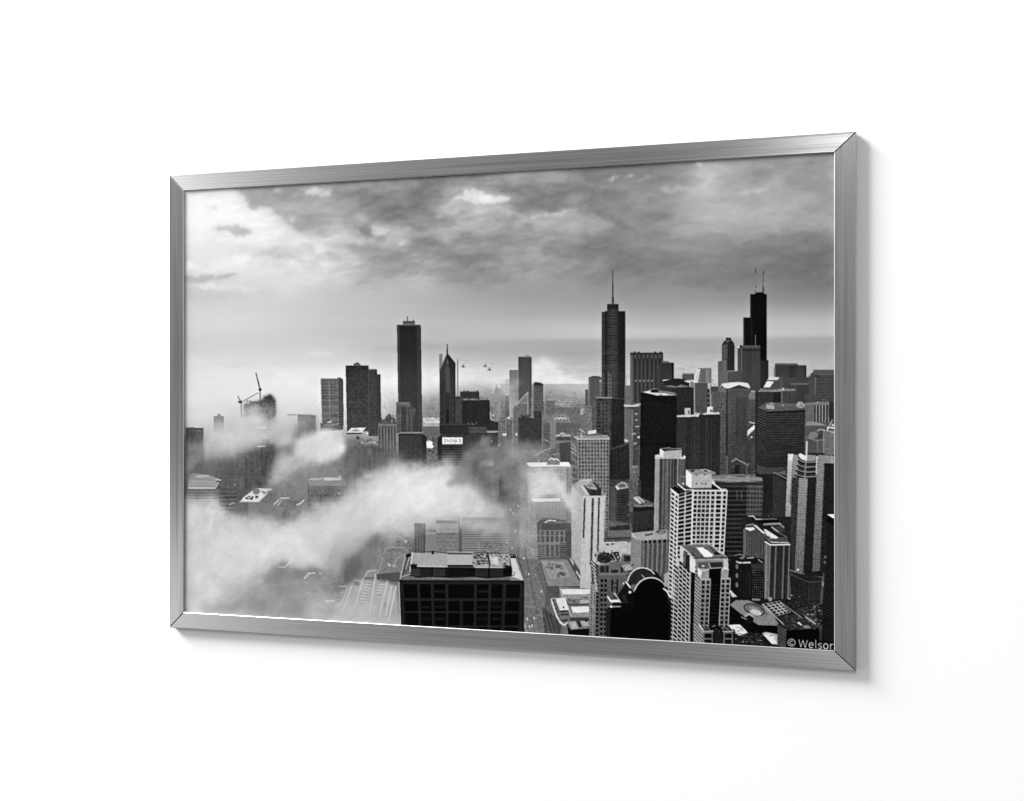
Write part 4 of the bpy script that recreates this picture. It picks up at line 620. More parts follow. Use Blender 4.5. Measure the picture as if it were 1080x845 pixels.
# ---------------------------------------------------------------- stone tower with a crown
fac([(628.6, 606), (660, 606), (658, 676), (626.6, 676)], 94, 0, 0, gr=7, bot=66); poly([(630, 620), (662, 618), (650, 645), (648, 676), (629, 676)], 84, .6, 6)
for x in (630.2, 634.8, 638.8):
    fac([(x - 1.2, 610), (x + 1.2, 610), (x + .4, 676), (x - 2, 676)], 90, 1, 13 if x > 631 else 15, 1, .55, 14, 8, gr=0)
fac([(645, 611), (646.6, 611), (646.4, 624), (644.8, 624)], 20, gr=0); fac([(650.4, 611), (652, 611), (651.6, 626), (650, 626)], 20, gr=0); line([(647, 615), (650, 615)], 1, 24, .9); line([(647, 619.6), (650, 619.6)], .9, 30, .9)
fac([(622.6, 612), (628.8, 620), (627.6, 676), (621.8, 676)], 158, 2, 22, .5, .5, 84, 30, gr=16, bot=120); fac([(623, 590), (632, 597), (632, 624), (624, 614)], 92, 2, 8, .55, .5, 44, 24, gr=18)
for k in range(8): line([(623.4 + k * .65, 592 + 4 * k), (627.6 + k * .4, 596.6 + 4 * k)], 1.3, 208, .85)
poly([(632, 596), (641.6, 595), (643.4, 591.6), (653.4, 591.6), (654.4, 594.4), (660, 595), (660, 607), (632, 607)], 104, 1, 8)
for x0, x1, y0, y1 in [(633, 637.6, 597, 604), (638.6, 642, 597, 604), (644.6, 652, 601, 604.4), (654.6, 660, 596.6, 604.4)]: rect(x0, y0, x1, y1, 34, .9, 8)
rect(657.4, 596, 658.4, 605, 96); line([(632, 595.2), (642, 594.6), (643.4, 591.4), (653, 591.2)], 1.1, 152, .9); line([(632, 605.6), (662, 604.6)], 1.2, 128, .8)
poly([(629, 588), (634, 582.6), (642, 583), (652, 582), (656, 590), (654, 593), (644, 591), (641.6, 594), (633, 594)], 40, .95, 20); clutter(628, 581, 655, 593, 46, 16, 230, (.8, 1.8), (.8, 2.4), .85); line([(628.6, 591), (630, 583), (633.6, 580.4)], 1.6, 170, .9); line([(654, 592), (655.4, 584), (652.6, 580.6)], 1.4, 190, .85); line([(646, 584), (650, 591), (644.6, 592.6)], 1.2, 190, .8)
poly([(655, 596.4), (664, 595), (667.4, 601), (659, 602)], 170, .95, 20); clutter(657, 594, 668, 604, 12, 40, 235, (1, 2.6), (.7, 1.3), .85); rect(658, 586, 664, 592, 46, .9, 10)
# white grid tower
poly([(706, 512), (716, 511), (732, 514), (768, 517), (760, 600), (704, 690), (698, 690)], 90, .6)
poly([(708, 515), (712, 513), (722, 518), (730, 516.4), (731, 522), (716, 524)], 24); poly([(713, 510), (730, 516), (730, 521), (718, 520)], 40, .95, 14)
fac([(715.4, 521.4), (730.8, 517), (730, 600), (712.6, 600)], 190, 2, 18, .8, .62, 20, 20, gr=6)
fac([(730.6, 516.8), (767.2, 516.8), (762.6, 604), (727.4, 604)], 200, 0, 0, gr=4)
def grid(q, cols, ny, wy, win):
    for c0, c1 in cols:
        f = lambda t: ((q[0][0] + (q[1][0] - q[0][0]) * t, q[0][1] + (q[1][1] - q[0][1]) * t), (q[3][0] + (q[2][0] - q[3][0]) * t, q[3][1] + (q[2][1] - q[3][1]) * t))
        (a0, b0), (a1, b1) = f(c0), f(c1); fac([a0, a1, b1, b0], 196, 1, ny, 1, wy, win + 12, 24, gr=6)
grid([(730.6, 517.6), (767.2, 517.6), (762.6, 605), (727.4, 605)], [(.045, .125), (.165, .25), (.285, .37), (.41, .495), (.545, .63), (.69, .835), (.89, .965)], 19, .62, 10)
rect(736, 520, 751, 600, 150, .18)
fac([(707.6, 515.6), (715.6, 521.8), (711.6, 694), (702, 694)], 214, 0, 0, gr=6, bot=196)
def slats(x0, y0, x1, y1, n, dy, sl, w, val, lean=0):
    for k in range(n):
        y = y0 + dy * k; xa = x0 + lean * k; xb = x1 + lean * k
        line([(xa, y), (xb, y + sl)], w, val, .95)
for k in range(38):
    y = 519.4 + 4.55 * k; xl = 708 - .136 * k; 
    poly([(xl + .4, y), (xl + 3.2, y + 2), (xl + 3.1, y + 4.2), (xl + .3, y + 2.2)], 22, .92); poly([(xl + 4.6, y + 3), (xl + 6.8, y + 4.8), (xl + 6.7, y + 7), (xl + 4.5, y + 5.1)], 22, .92)
line([(707.8, 516), (715.4, 522)], 1.6, 240); line([(715.4, 522.4), (713.6, 600)], 1.3, 222, .95); line([(722.8, 519), (721.4, 600)], 1, 200, .9); line([(730.8, 517), (728.6, 600)], 1.9, 226, .95); line([(767, 518), (762.6, 600)], 1.1, 216, .9); line([(730.6, 517.4), (767, 517.4)], 1.2, 232, .95); line([(722.4, 516.4), (731, 516.8)], 1.2, 225, .9); line([(714.8, 510.6), (723, 517)], 1.6, 240)
for x0, x1 in [(749.2, 747), (755.2, 752.6), (761, 758)]: line([(x0, 518), (x1, 600)], 1, 222, .8)
poly([(750, 512), (752, 511), (762, 516), (750, 516)], 26); line([(750.6, 509), (760.6, 516.2)], 1.7, 240); poly([(750.6, 505), (754.6, 508.6), (754, 511.4), (750.6, 509)], 220, .9); poly([(760, 516.4), (762, 515), (766.6, 515.6), (766.6, 517.4)], 190, .95)
poly([(729, 515.2), (729.2, 498), (750.6, 499), (750.8, 514.8)], 182, 1, 8); poly([(723.2, 495.2), (729.6, 499), (729.4, 515.4), (723.2, 511.4)], 247); poly([(723.6, 495.4), (730, 495), (738, 495.2), (746, 495), (754.6, 498), (754.6, 500.8), (742, 500), (730, 500.6)], 140, 1, 26); poly([(727, 496), (733, 495.4), (732, 497.4), (729.6, 498)], 44, .9); poly([(742, 496.4), (745, 495.2), (747, 497.4), (743, 497.6)], 40, .85)
for x, y in [(734.6, 501), (743.4, 500.6), (734.6, 510.2), (740.6, 510.2), (744.4, 510.2)]: dot(x, y, 1, 70, .9, .8)
line([(729.6, 507.6), (750, 507.6)], .7, 160, .7); line([(729.4, 515.4), (750.6, 515)], 1, 60, .8); dot(720.3, 510.2, 1.5, 215, .95, 1.1); line([(738, 495.4), (744, 495.2), (748, 496.8)], .9, 215, .8)
# arched black block
poly([(650, 630), (662, 612), (668, 602), (680, 598), (692, 603), (704, 618), (708, 640), (706, 692), (638, 692), (642, 645)], 24, 1, 6)
poly(ell(677, 614, 14.6, 15.4), 42, 1, 10); ar = ell(677.6, 614.4, 15.4, 15.4, 0, 72); line(ar[33:66], 1.3, 228, .95); line([(677, 606.6), (681, 611)], 1.4, 170, .85); line([(673, 622), (686, 614), (692, 609)], .9, 110, .7)
poly([(660, 613), (664, 614), (668, 626), (665, 627)], 30); line([(660.4, 614), (664.6, 619.6)], 1.9, 240, .95); dot(657.6, 615.4, 1.1, 215); dot(664.4, 624.8, 1.5, 250); poly([(664, 618), (670, 616), (672, 621), (668, 624)], 110, .85, 16); poly([(700, 606), (706, 602), (706, 622), (701, 617)], 170, .9, 26)
poly(ell(686.4, 628, 17.6, 18.4), 4); ar = ell(686.6, 628, 17.9, 18.6, 0, 72); line(ar[36:62], 1.4, 232, .95); line(ar[60:68], 1.8, 170, .8)
poly([(641, 641), (664, 634), (670, 622), (704, 622), (707, 636), (706, 692), (640, 692)], 4); poly([(655, 632), (668, 624), (670, 640), (650, 650)], 10)
line([(641, 629.4), (644.4, 634.6), (653.6, 634.2)], 1.9, 235, .95); poly([(643, 632.6), (652.4, 632.4), (653.6, 635.2), (644, 635.6)], 245, .9); line([(648, 626), (654.6, 635.4)], 1.7, 205, .9); line([(643.6, 640), (654, 639.8)], 1.7, 165, .9); dot(644.6, 640, 1.3, 245); poly([(646, 628), (649, 628), (652, 632), (646, 632)], 60, .8); line([(655, 635), (662.6, 635.4)], 1, 62, .8); poly([(656, 628), (660, 629), (662, 634), (657, 634)], 36, .9)
fac([(639, 642), (644, 642), (643, 690), (638, 690)], 26, 2, 16, .5, .5, 44, 10)
poly([(700.4, 622), (703, 618), (708, 636), (708, 690), (705.6, 690), (706, 640)], 30); line([(700, 621), (704, 624), (708, 633.4)], 2, 225, .95)
# lower white tower
fac([(714, 587), (728.6, 600), (726.6, 694), (706, 690)], 190, 0, 0, gr=6, bot=170)
for c, (xa, ya, xw) in enumerate([(706.4, 634, 4.2), (711.4, 596, 4.4), (716.4, 592, 3.4), (720.6, 596, 3.2), (724.4, 600, 2.6)]):
    for k in range(24):
        y = ya + 4.5 * k - (4 if c == 0 else 0); x = xa - .1 * k * (1 if c < 4 else .6)
        if y > 690: break
        poly([(x, y), (x + xw, y + xw * .8), (x + xw, y + xw * .8 + 2.5), (x, y + 2.3)], 12, .94)
line([(711.4, 604), (709, 690)], 1.3, 176, .85); line([(716.4, 600), (713.6, 690)], .9, 190, .7); line([(728.8, 602), (727, 690)], 1.2, 150, .8)
poly([(707.4, 634), (714, 587), (716, 588), (714, 640)], 200, .25)
poly([(729, 604), (733, 604), (731.6, 694), (727.6, 694)], 14, .97, 3); fac([(733, 606), (740, 612), (737.4, 694), (730.6, 690)], 176, 0, 0, gr=8, bot=140)
for k in range(26): line([(733.6 - .1 * k, 607.6 + 3.7 * k), (739.6 - .1 * k, 613.6 + 3.7 * k)], 1.3, 60, .75)
poly([(717, 576), (728, 588.4), (728, 604.6), (717, 592.6)], 44, 1, 6); poly([(717, 575.4), (721, 578), (720.4, 595), (716.8, 591.4)], 205, 1, 16); poly([(721, 580), (723.4, 583), (723, 598), (720.6, 595)], 110, .9, 10); poly([(727.4, 586), (733.6, 590.6), (733.4, 605), (727.4, 602.4)], 222, 1, 6)
poly([(717.2, 575.6), (722, 574.6), (749.6, 574.6), (767.6, 588.6), (731.6, 589.4)], 112, 1, 12); poly([(722, 576), (735, 577.4), (745, 588), (733, 588.6)], 92, .9, 10); poly([(734, 577.4), (741.6, 577.2), (752.6, 585.4), (750, 587.8), (743.2, 588)], 247); dot(744.4, 578.2, 2, 44, .9, .9); poly([(746, 576), (750.6, 576), (761, 584.4), (754, 584.6)], 84, .95, 14); poly([(751, 575.6), (754, 577.6), (760.6, 583.4), (759.4, 584.4)], 226, .95, 10); poly([(754, 582), (760, 583.6), (758, 585.4), (753, 584.8)], 30, .9); line([(718, 576), (722.4, 580), (732, 588.4)], 1.3, 215, .9); line([(749.6, 575), (767, 588)], 1.1, 200, .85); line([(732, 588.6), (767, 588)], 1.2, 60, .8); poly([(729, 583), (732, 585), (733, 588), (730, 586)], 24, .8)
poly([(733, 589.6), (767.6, 588.8), (768.6, 604), (735, 604)], 132, 1, 7); line([(734, 590.6), (767.4, 590)], 1, 178, .8); poly([(736, 593), (762, 592.6), (762.6, 600), (736.4, 600)], 84, .9, 8); poly([(763, 590), (768, 589), (768.4, 601), (763.6, 601.4)], 196, .9, 14)
poly([(748, 594), (762, 592.8), (761.4, 604), (748, 604)], 40, .9, 8); line([(747.6, 594), (749.8, 600)], 1.2, 205, .9)
poly([(736, 600), (739.6, 599), (747.6, 600.6), (747.6, 604), (740, 604)], 150, 1, 16); dot(741.6, 597, 1.5, 240, .95, .9); poly([(736, 598.6), (740, 602), (739.6, 611), (736, 607)], 240, .95, 6); rect(740, 602.6, 747.6, 610, 152, 1, 8); line([(740, 602), (747.4, 600.8)], 1.1, 225, .9)
poly([(760, 602.6), (764, 598.8), (768.4, 601), (768.4, 609.6), (760.4, 609.6)], 150, 1, 8); line([(761.4, 601), (764, 598.8), (768.4, 601)], 1.3, 235, .95)
rect(748, 599, 760.4, 680, 7, 1, 3); line([(748, 599.6), (761, 598.8)], 1.1, 205, .9); fac(R4(749, 615, 759.6, 660), 7, 0, 12, 1, .4, 22, 5, gr=2)
rect(738.4, 610, 749.8, 612.4, 168, 1, 6); rect(760, 609.4, 770.6, 611.4, 168, 1, 6)
fac([(739.4, 612), (749.6, 612), (747.6, 662), (737.6, 662)], 146, 2, 10.5, .6, .66, 26, 24, gr=8, bot=124); fac([(760.2, 611), (770.6, 611), (768.6, 661), (758.4, 661)], 150, 2, 10.5, .62, .66, 26, 24, gr=8, bot=126)
line([(749.4, 612), (747, 657)], 1.1, 170, .85); line([(760.8, 611), (758.4, 659)], 1.2, 178, .85); line([(770.2, 611), (768, 660)], 1.1, 190, .85)
poly([(737, 659), (742, 666), (742, 690), (731, 690), (731, 660)], 90, .95, 12)
for k in range(9): line([(732, 658 + 3.8 * k), (741, 668 + 3.8 * k)], 1.3, 178, .85)
line([(737.4, 659.6), (742.4, 666)], 1.8, 215, .95); rect(742, 664, 775, 690, 20, 1, 6); clutter(743, 659, 772, 666, 30, 16, 220, (.9, 2.2), (.7, 1.6), .85)
for x0, x1 in [(741.8, 751.8), (763, 773)]:
    rect(x0, 665.4, x1, 684, 112); rect(x0 + 1.2, 668.4, x1 - 1.2, 673, 16); rect(x0 + 1.2, 674.6, x1 - 1.2, 680, 18); line([(x0 - .6, 666), (x1 + .6, 665.6)], 1.3, 176, .9)
poly([(769, 622), (771.4, 623), (777.6, 629.6), (772, 630)], 220, .95, 10); rect(752.6, 667, 762.6, 690, 26, .9, 8)

# air between the viewer and the middle distance
_al = (np.clip((500 - AY) / 110, 0, 1) * np.clip((AY - 372) / 30, 0, 1) * .11)[:, None]
V += np.where(V < 150, (150 - V) * _al, 0).astype(np.float32)
# uneven glass, stains, blinds and street clutter over the whole city
_cm = resize(blur(((LY > 416) & (LX > 330)).astype(np.float32), 5), CH, CW)
_x = AX[None] + 0 * AY[:, None]; _y = AY[:, None] + 0 * AX[None]
_t = .5 * fbm(_x * .9, _y * .35, 701, 3, .7) + .5 * fbm(_x * .45, _y * 1.0, 731, 3, .7) - .5
V += _cm * _t * (14 + .34 * np.minimum(V, 150)); V[:] = np.clip(V, 3, 250)
del _x, _y, _t, _cm
def specks(n, x0, y0, x1, y1, seed):
    r = np.random.default_rng(seed)
    for q in range(n):
        x, y = r.uniform(x0, x1), r.uniform(y0, y1); w, h = r.uniform(.4, 1.5), r.uniform(.3, .9)
        d = r.choice([-1, 1]) * r.uniform(8, 26); sl = box([(x - w, y - h), (x + w, y + h)], 0)
        if V[sl].size: 
            base = float(V[sl].mean())
            if 20 < base < 190 and (y > 450 or base < 150): rect(x - w, y - h, x + w, y + h, np.clip(base + d, 5, 235), .45)
specks(1100, 440, 430, 880, 690, 5); specks(900, 540, 420, 680, 600, 6); specks(500, 640, 500, 880, 690, 7)
# ---------------------------------------------------------------- what shows through the fog, lower left
murk([(190, 490), (235, 486), (290, 470), (330, 482), (372, 466), (425, 478), (430, 530), (330, 552), (260, 556), (190, 520)], 6, 112, .9, 22, 3)
murk([(196, 470), (214, 470), (216, 512), (196, 512)], 3, 96, .6, 26, 5)
murk([(226, 492), (262, 480), (262, 530), (232, 536)], 3, 86, .75, 24, 13); murk([(256, 480), (290, 474), (288, 512), (256, 516)], 2.4, 74, .8, 30, 15)
fac(R4(248, 478, 258, 508), 122, 0, 12, 1, .5, 96, 12, gr=20, a=.6); murk([(274, 474), (289, 468), (292, 480), (280, 502), (270, 502)], 2, 58, .8, 30, 17); line([(269.4, 478), (269.8, 505)], 1.2, 140, .6)
fac(R4(258, 482, 271, 508), 72, 5, 13, .55, .5, 98, 20, gr=24, a=.55)
line([(272, 451.6), (280, 451)], 1.8, 235, .9); line([(272, 471), (279.6, 470.6)], 1.4, 225, .85); rect(276, 463, 284, 476, 96, .6, 20); line([(241, 506.4), (250, 506.2)], .9, 150, .7); dot(247.6, 511.4, 1.2, 190, .8)
poly([(199, 505), (202, 500.6), (206, 499), (221, 501), (228, 504), (233.4, 507), (232.6, 512), (226, 515.6), (198, 515.6)], 168, .95, 10); line([(207, 502.4), (220, 502)], 1.7, 235, .9); line([(200, 505), (225, 506.6)], .9, 132, .7); line([(198, 509.6), (228, 510.2)], .8, 140, .7); line([(199, 514.8), (227, 515)], 1.1, 215, .9); line([(228, 505), (232.6, 506.4), (230, 509.4)], 1.2, 240, .85); line([(229, 508), (232.6, 508), (230, 514)], 1.6, 60, .8); line([(200, 502), (205.6, 499.6)], 1.2, 205, .8); line([(200, 512.6), (227, 512.8)], 1, 120, .6)
fac(R4(197, 516, 231, 530), 116, 0, 5, 1, .5, 102, 8, gr=14, bot=150); fac(R4(232, 514, 250, 540), 96, 0, 6, 1, .5, 80, 14, gr=26, bot=120, a=.7)
poly([(250, 530.4), (262, 530), (260, 541), (250, 545), (244, 542)], 104, .9, 12); poly([(262, 530), (276, 529), (300, 536), (296, 548), (262, 545)], 128, .8, 14)
poly([(252, 529.4), (254.6, 527.6), (256, 525), (269.6, 515), (287.6, 515.4), (273, 529.6)], 220, 1, 10); line([(252, 529.6), (273, 529.8), (287.4, 515.8)], .9, 150, .8); dot(270.4, 518.4, 3.8, 122, .95, 3.2); clutter(259, 523.4, 272, 527, 14, 40, 110, (1.2, 3), (.7, 1.3), .9); clutter(276, 515.4, 286, 521, 12, 80, 160, (1, 2.4), (.6, 1.2), .85)
line([(289, 532), (294, 527.4)], 1.4, 225, .85); line([(293, 533), (297, 528)], 1.2, 215, .8); line([(296, 525.6), (304.6, 525.4)], 1.6, 232, .85); line([(313, 532.6), (317, 531), (320.4, 527.6)], 1.5, 230, .9); poly([(305, 528.6), (318, 528), (312, 533), (304, 532)], 104, .85, 14); line([(242, 532.6), (246.6, 530)], 1.2, 205, .7)
fac([(324.4, 509), (366.6, 509), (366, 552), (324.4, 552)], 84, 14, 8, .5, .5, 70, 16, gr=18, bot=96); poly([(324.6, 505.6), (330, 503.4), (345, 504), (357, 502), (360, 504), (365.6, 504.6), (366.4, 513.4), (326, 513)], 130, 1, 10); line([(327, 505.4), (335, 505.6), (340, 504.6)], 1.5, 215, .9); poly([(341, 503.6), (356, 504), (361, 504.8), (360, 506.6), (342, 507)], 238, .95, 6); dot(358.6, 503.2, 1.6, 240, .9); line([(326, 513), (366, 513)], 1, 66, .7); dot(357.6, 520.4, 1.2, 190, .7); dot(359.4, 497, 2, 70, .7)
poly([(365.4, 456.4), (370.6, 451.4), (386.4, 450.8), (381, 456.6)], 236, 1, 16); poly([(370, 454), (376, 452.4), (380, 454.6), (374, 455.4)], 130, .7, 24); line([(366, 457.4), (381, 457.2)], 1.2, 30, .9); dot(377.4, 461.8, 1.6, 44, .85); dot(387.4, 457.2, 1.2, 245)
rect(380.6, 466, 398, 468.2, 238, .95); clutter(373, 462, 402, 480, 60, 50, 200, (.8, 2.6), (.7, 1.6), .75); line([(394, 474), (396.6, 477.4), (402, 471)], 1.3, 170, .8); poly([(390, 470), (401, 472), (405, 476), (394, 478)], 50, .75, 18)
murk([(362, 472), (400, 468), (422, 480), (422, 520), (365, 545)], 4, 92, .8, 26, 19); clutter(360, 490, 378, 520, 24, 70, 190, (.8, 2.4), (.7, 1.6), .7); rect(368, 478, 372.6, 530, 128, .5, 12)
# ---------------------------------------------------------------- the fog itself
fog([(190, 462), (205, 468), (222, 462), (232, 446), (250, 440), (262, 428), (275, 432), (276, 442), (292, 440), (303, 446), (310, 452), (300, 470), (285, 472), (276, 466), (262, 478), (238, 484), (214, 482), (190, 520)], 6, 200, .8, 1, .045, 5, None, 1.3, 14)
fog([(230, 444), (252, 430), (262, 428), (272, 430), (276, 444), (280, 460), (262, 474), (236, 476), (222, 464)], 6, 212, .6, .9, .05, 6, None, 1.2, 10)
fog([(190, 430), (240, 425), (300, 430), (340, 440), (330, 452), (280, 440), (240, 446), (210, 452), (190, 450)], 8, 218, .4, .8, .05, 7)
murk([(234, 486), (262, 476), (291, 468), (292, 500), (262, 512), (238, 512)], 4, 88, .6, 26, 51); murk([(300, 478), (312, 456), (332, 444), (334, 462), (316, 486)], 4, 104, .6, 20, 53)
murk([(192, 462), (213, 458), (216, 500), (192, 506)], 3.5, 92, .6, 24, 55); murk([(352, 466), (376, 458), (400, 470), (420, 486), (384, 505), (358, 500)], 5, 90, .5, 24, 57); murk([(214, 488), (240, 482), (244, 505), (216, 504)], 4, 104, .5, 20, 59)
line([(272, 451.6), (280, 451)], 1.6, 220, .7); line([(272, 471), (279.6, 470.6)], 1.3, 215, .7)
fog([(284, 494), (292, 478), (306, 468), (320, 458), (338, 455), (352, 454), (362, 462), (366, 478), (360, 492), (330, 496), (305, 500), (288, 512), (278, 520)], 5, 212, .85, 1, .05, 8, None, 1.2, 12)
fog([(308, 480), (318, 466), (332, 457), (346, 453), (358, 458), (364, 470), (358, 482), (336, 488), (316, 490)], 3, 226, .85, .9, .07, 9, None, 1.1, 12)
fog([(270, 496), (300, 490), (372, 484), (372, 520), (330, 530), (300, 530), (270, 520)], 9, 160, .5, 1.1, .05, 10)
fog([(194, 533), (222, 528), (244, 544), (268, 550), (300, 549), (330, 538), (366, 524), (380, 506), (402, 490), (420, 485), (440, 486), (452, 492), (466, 488), (480, 492), (500, 502), (512, 514), (524, 526), (541, 541), (538, 549), (520, 551), (500, 550), (478, 546), (460, 548), (446, 556), (420, 566), (404, 572), (394, 586), (378, 604), (352, 604), (340, 600), (330, 594), (316, 600), (296, 604), (276, 614), (250, 640), (220, 665), (186, 670)], 7, 213, .9, 1.1, .04, 12, None, 1.3, 16)
fog([(194, 533), (222, 535), (250, 552), (300, 556), (345, 540), (380, 515), (410, 495), (470, 494), (520, 535), (480, 545), (430, 556), (390, 580), (340, 590), (290, 600), (240, 630), (186, 650)], 8, 224, .7, 1.1, .045, 33, None, 1.4, 16)
fog([(400, 506), (425, 494), (470, 496), (495, 508), (532, 538), (500, 546), (460, 544), (430, 550), (405, 545), (390, 524)], 8, 233, .92, .7, .05, 13)
fog([(235, 562), (262, 554), (300, 553), (340, 562), (345, 578), (320, 588), (280, 590), (245, 606), (220, 600)], 9, 220, .75, .8, .045, 14)
fog([(196, 540), (212, 540), (222, 600), (210, 660), (190, 660)], 8, 203, .5, .8, .05, 15)
fog([(340, 540), (372, 520), (392, 530), (384, 560), (352, 585), (330, 575)], 9, 190, .45, 1.1, .06, 34)
fog([(290, 600), (310, 596), (330, 604), (330, 640), (300, 645), (285, 640)], 9, 156, .35, 1.0, .05, 16)
fog([(236, 646), (262, 620), (290, 606), (330, 602), (350, 622), (345, 655), (250, 662)], 8, 176, .6, 1.1, .05, 47, None, 1.3, 14)
fog([(225, 640), (240, 618), (262, 614), (270, 630), (258, 650), (225, 660)], 8, 158, .55, 1.0, .05, 17)
fog([(330, 600), (352, 575), (372, 560), (396, 568), (390, 600), (372, 625), (340, 640)], 9, 164, .65, 1.0, .05, 18)
fog([(196, 650), (250, 645), (330, 640), (372, 640), (372, 664), (196, 664)], 7, 184, .65, .9, .05, 19)
fog([(186, 655), (420, 655), (420, 696), (186, 696)], 5, 185, .9, .5, .05, 35)
murk([(285, 618), (289, 602), (298, 592), (305, 595), (300, 606), (292, 616)], 2.5, 128, .5, 10, 25); line([(294, 598), (300, 598.4), (305, 594), (309, 587.4)], 1.5, 226, .8)
fog([(284, 606), (298, 590), (306, 592), (304, 606), (296, 622), (286, 628)], 4, 138, .55, 1.0, .08, 20)
# low buildings breaking out of the fog beside the dark block
murk([(352, 622), (362, 592), (376, 582), (390, 570), (400, 566), (400, 590), (384, 606), (372, 618), (360, 626)], 4, 104, .8, 14, 21)
murk([(362, 606), (368, 592), (378, 586), (384, 592), (376, 606), (366, 616)], 3, 88, .7, 10, 23)
line([(321, 610), (325, 604.8), (332, 604.4)], 1.3, 226, .8); line([(323, 609.6), (327, 606)], 1, 206, .6); dot(337.6, 605, .9, 215, .8); line([(343, 634.2), (352, 633.6)], 2.4, 224, .75); line([(357, 618.6), (366, 618.4)], 1.1, 222, .7)
clutter(322, 606, 362, 640, 46, 150, 210, (1, 5), (.6, 1.2), .35); clutter(345, 606, 360, 625, 16, 110, 200, (1, 3), (.6, 1.2), .45)
fog([(350, 650), (358, 624), (372, 613), (400, 610), (419, 614), (422, 662), (350, 664)], 2.6, 184, .85, .5, .06, 41, None, 1, 6, .5)
poly([(386, 602), (391, 600.6), (398, 601), (399, 612), (384, 612)], 150, .7, 14)
murk([(384, 572), (396, 562), (424, 562), (424, 578), (386, 578)], 3, 108, .65, 16, 27); poly([(400, 575), (406, 568), (430, 566), (430, 588), (404, 588)], 120, .75, 18); clutter(412, 566, 432, 578, 14, 60, 200, (1, 3), (.7, 1.6), .75)
poly([(399, 606), (404, 586), (406, 578), (412, 576.4), (424, 576.6), (431, 580), (428, 590), (420, 612), (398, 610)], 128, .9, 16); line([(405, 584), (407, 578), (414, 577), (426, 577.6), (431, 582)], 1.4, 160, .6); line([(408.4, 582), (414, 579.6), (422, 580.4)], 1.4, 94, .6); line([(404, 588), (398, 606)], .9, 190, .7); line([(414, 598), (420, 588), (427, 584)], 2, 156, .5); clutter(400, 578, 430, 606, 46, 70, 190, (.8, 2.6), (.6, 1.5), .5); dot(411, 596.4, 1.1, 225, .9); dot(409.4, 595, .8, 215, .8); dot(416, 597, 2.4, 168, .8, 1.6); poly([(398, 606), (422, 604), (421, 614), (398, 612)], 78, .85, 12); rect(417, 570, 422, 573, 84, .7); dot(428, 571, 1.8, 190, .8)
line([(383, 611), (388.6, 602.6), (397, 601.2)], 1.2, 196, .8); rect(384, 608.6, 396, 611, 104, .7, 12)
for (xa, ya, xb, yb, w, t) in [(371, 618, 361, 645, 1.4, 212), (367, 620, 358, 640, 1, 205), (396, 606, 390, 646, 1.6, 214), (383, 611, 374, 640, 1.5, 212), (408.6, 613, 400, 650, 1.4, 220), (417.6, 619, 410, 654, 1.5, 222), (413, 618, 407, 648, 1.6, 214)]: line([(xa, ya), (xb, yb)], w, t, .7)
for x0, y0, n in [(385.6, 614, 8), (400.6, 614, 5)]:
    for k in range(n): line([(x0 - .9 * k, y0 + 3 * k), (x0 + 2.6 - .9 * k, y0 - 1.2 + 3 * k), (x0 + 5.4 - .9 * k, y0 + .2 + 3 * k)], .9, 222, .75); line([(x0 - .9 * k, y0 + 1.4 + 3 * k), (x0 + 5 - .9 * k, y0 + 1.6 + 3 * k)], .9, 128, .6)
rect(400, 609.4, 409, 614, 104, .7, 22); rect(373, 612, 379, 617.6, 120, .7, 20); line([(373, 612), (381, 613)], 1, 190, .8); line([(400, 612), (406, 611), (409.6, 613.6)], .9, 190, .8)
poly([(397, 605.6), (421, 603.4), (421, 612), (398, 611.4)], 84, .85, 14); rect(405, 636, 407.4, 641, 140, .6, 8); poly([(411, 650), (419, 646), (421.6, 648), (421.8, 660), (408, 658)], 172, .7, 5); clutter(364, 612, 420, 656, 70, 140, 222, (.8, 3), (.6, 1.4), .4, .8); clutter(326, 608, 372, 652, 60, 130, 205, (.8, 3), (.5, 1.2), .35)
line([(420.6, 614), (422.6, 660)], 1, 206, .8)
fog([(330, 632), (372, 634), (400, 642), (412, 664), (330, 664)], 7, 196, .7, .8, .05, 21)
# behind the dark block: blocks half in the fog
fac(R4(437, 552, 449, 586), 96, 4, 0, .5, 1, 86, 8, gr=10, bot=104); poly([(449, 563), (460, 562), (460, 586), (448, 586)], 136, .85, 10); line([(450, 562.6), (460, 562.2)], 1.2, 190, .7)
fac(R4(460, 549, 485, 586), 128, 9, 9, .5, .5, 112, 16, gr=12); rect(461, 552.6, 483, 560.6, 156, .85, 12); line([(461, 552), (461, 561), (483, 561), (483.4, 552)], 1.1, 184, .7); line([(484, 546), (484.4, 582)], 1.2, 84, .7); clutter(464, 555, 482, 558, 8, 120, 200, (1, 3), (.6, 1), .7)
fac(R4(487, 546, 537, 586), 112, 0, 16, 1, .45, 146, 10, gr=8, rgt=108); clutter(510, 572, 542, 584, 40, 70, 220, (1, 3.4), (.7, 1.5), .8); line([(504.4, 572), (505.6, 580)], .9, 170, .8); clutter(418, 560, 437, 575, 20, 80, 190, (1, 2.4), (.7, 1.4), .6)
fog([(420, 540), (470, 544), (545, 552), (545, 562), (500, 562), (470, 556), (440, 562), (410, 575)], 6, 186, .75, .9, .06, 22)
fog([(484, 540), (540, 545), (541, 556), (515, 562), (488, 556)], 5, 196, .6, .8, .06, 23)
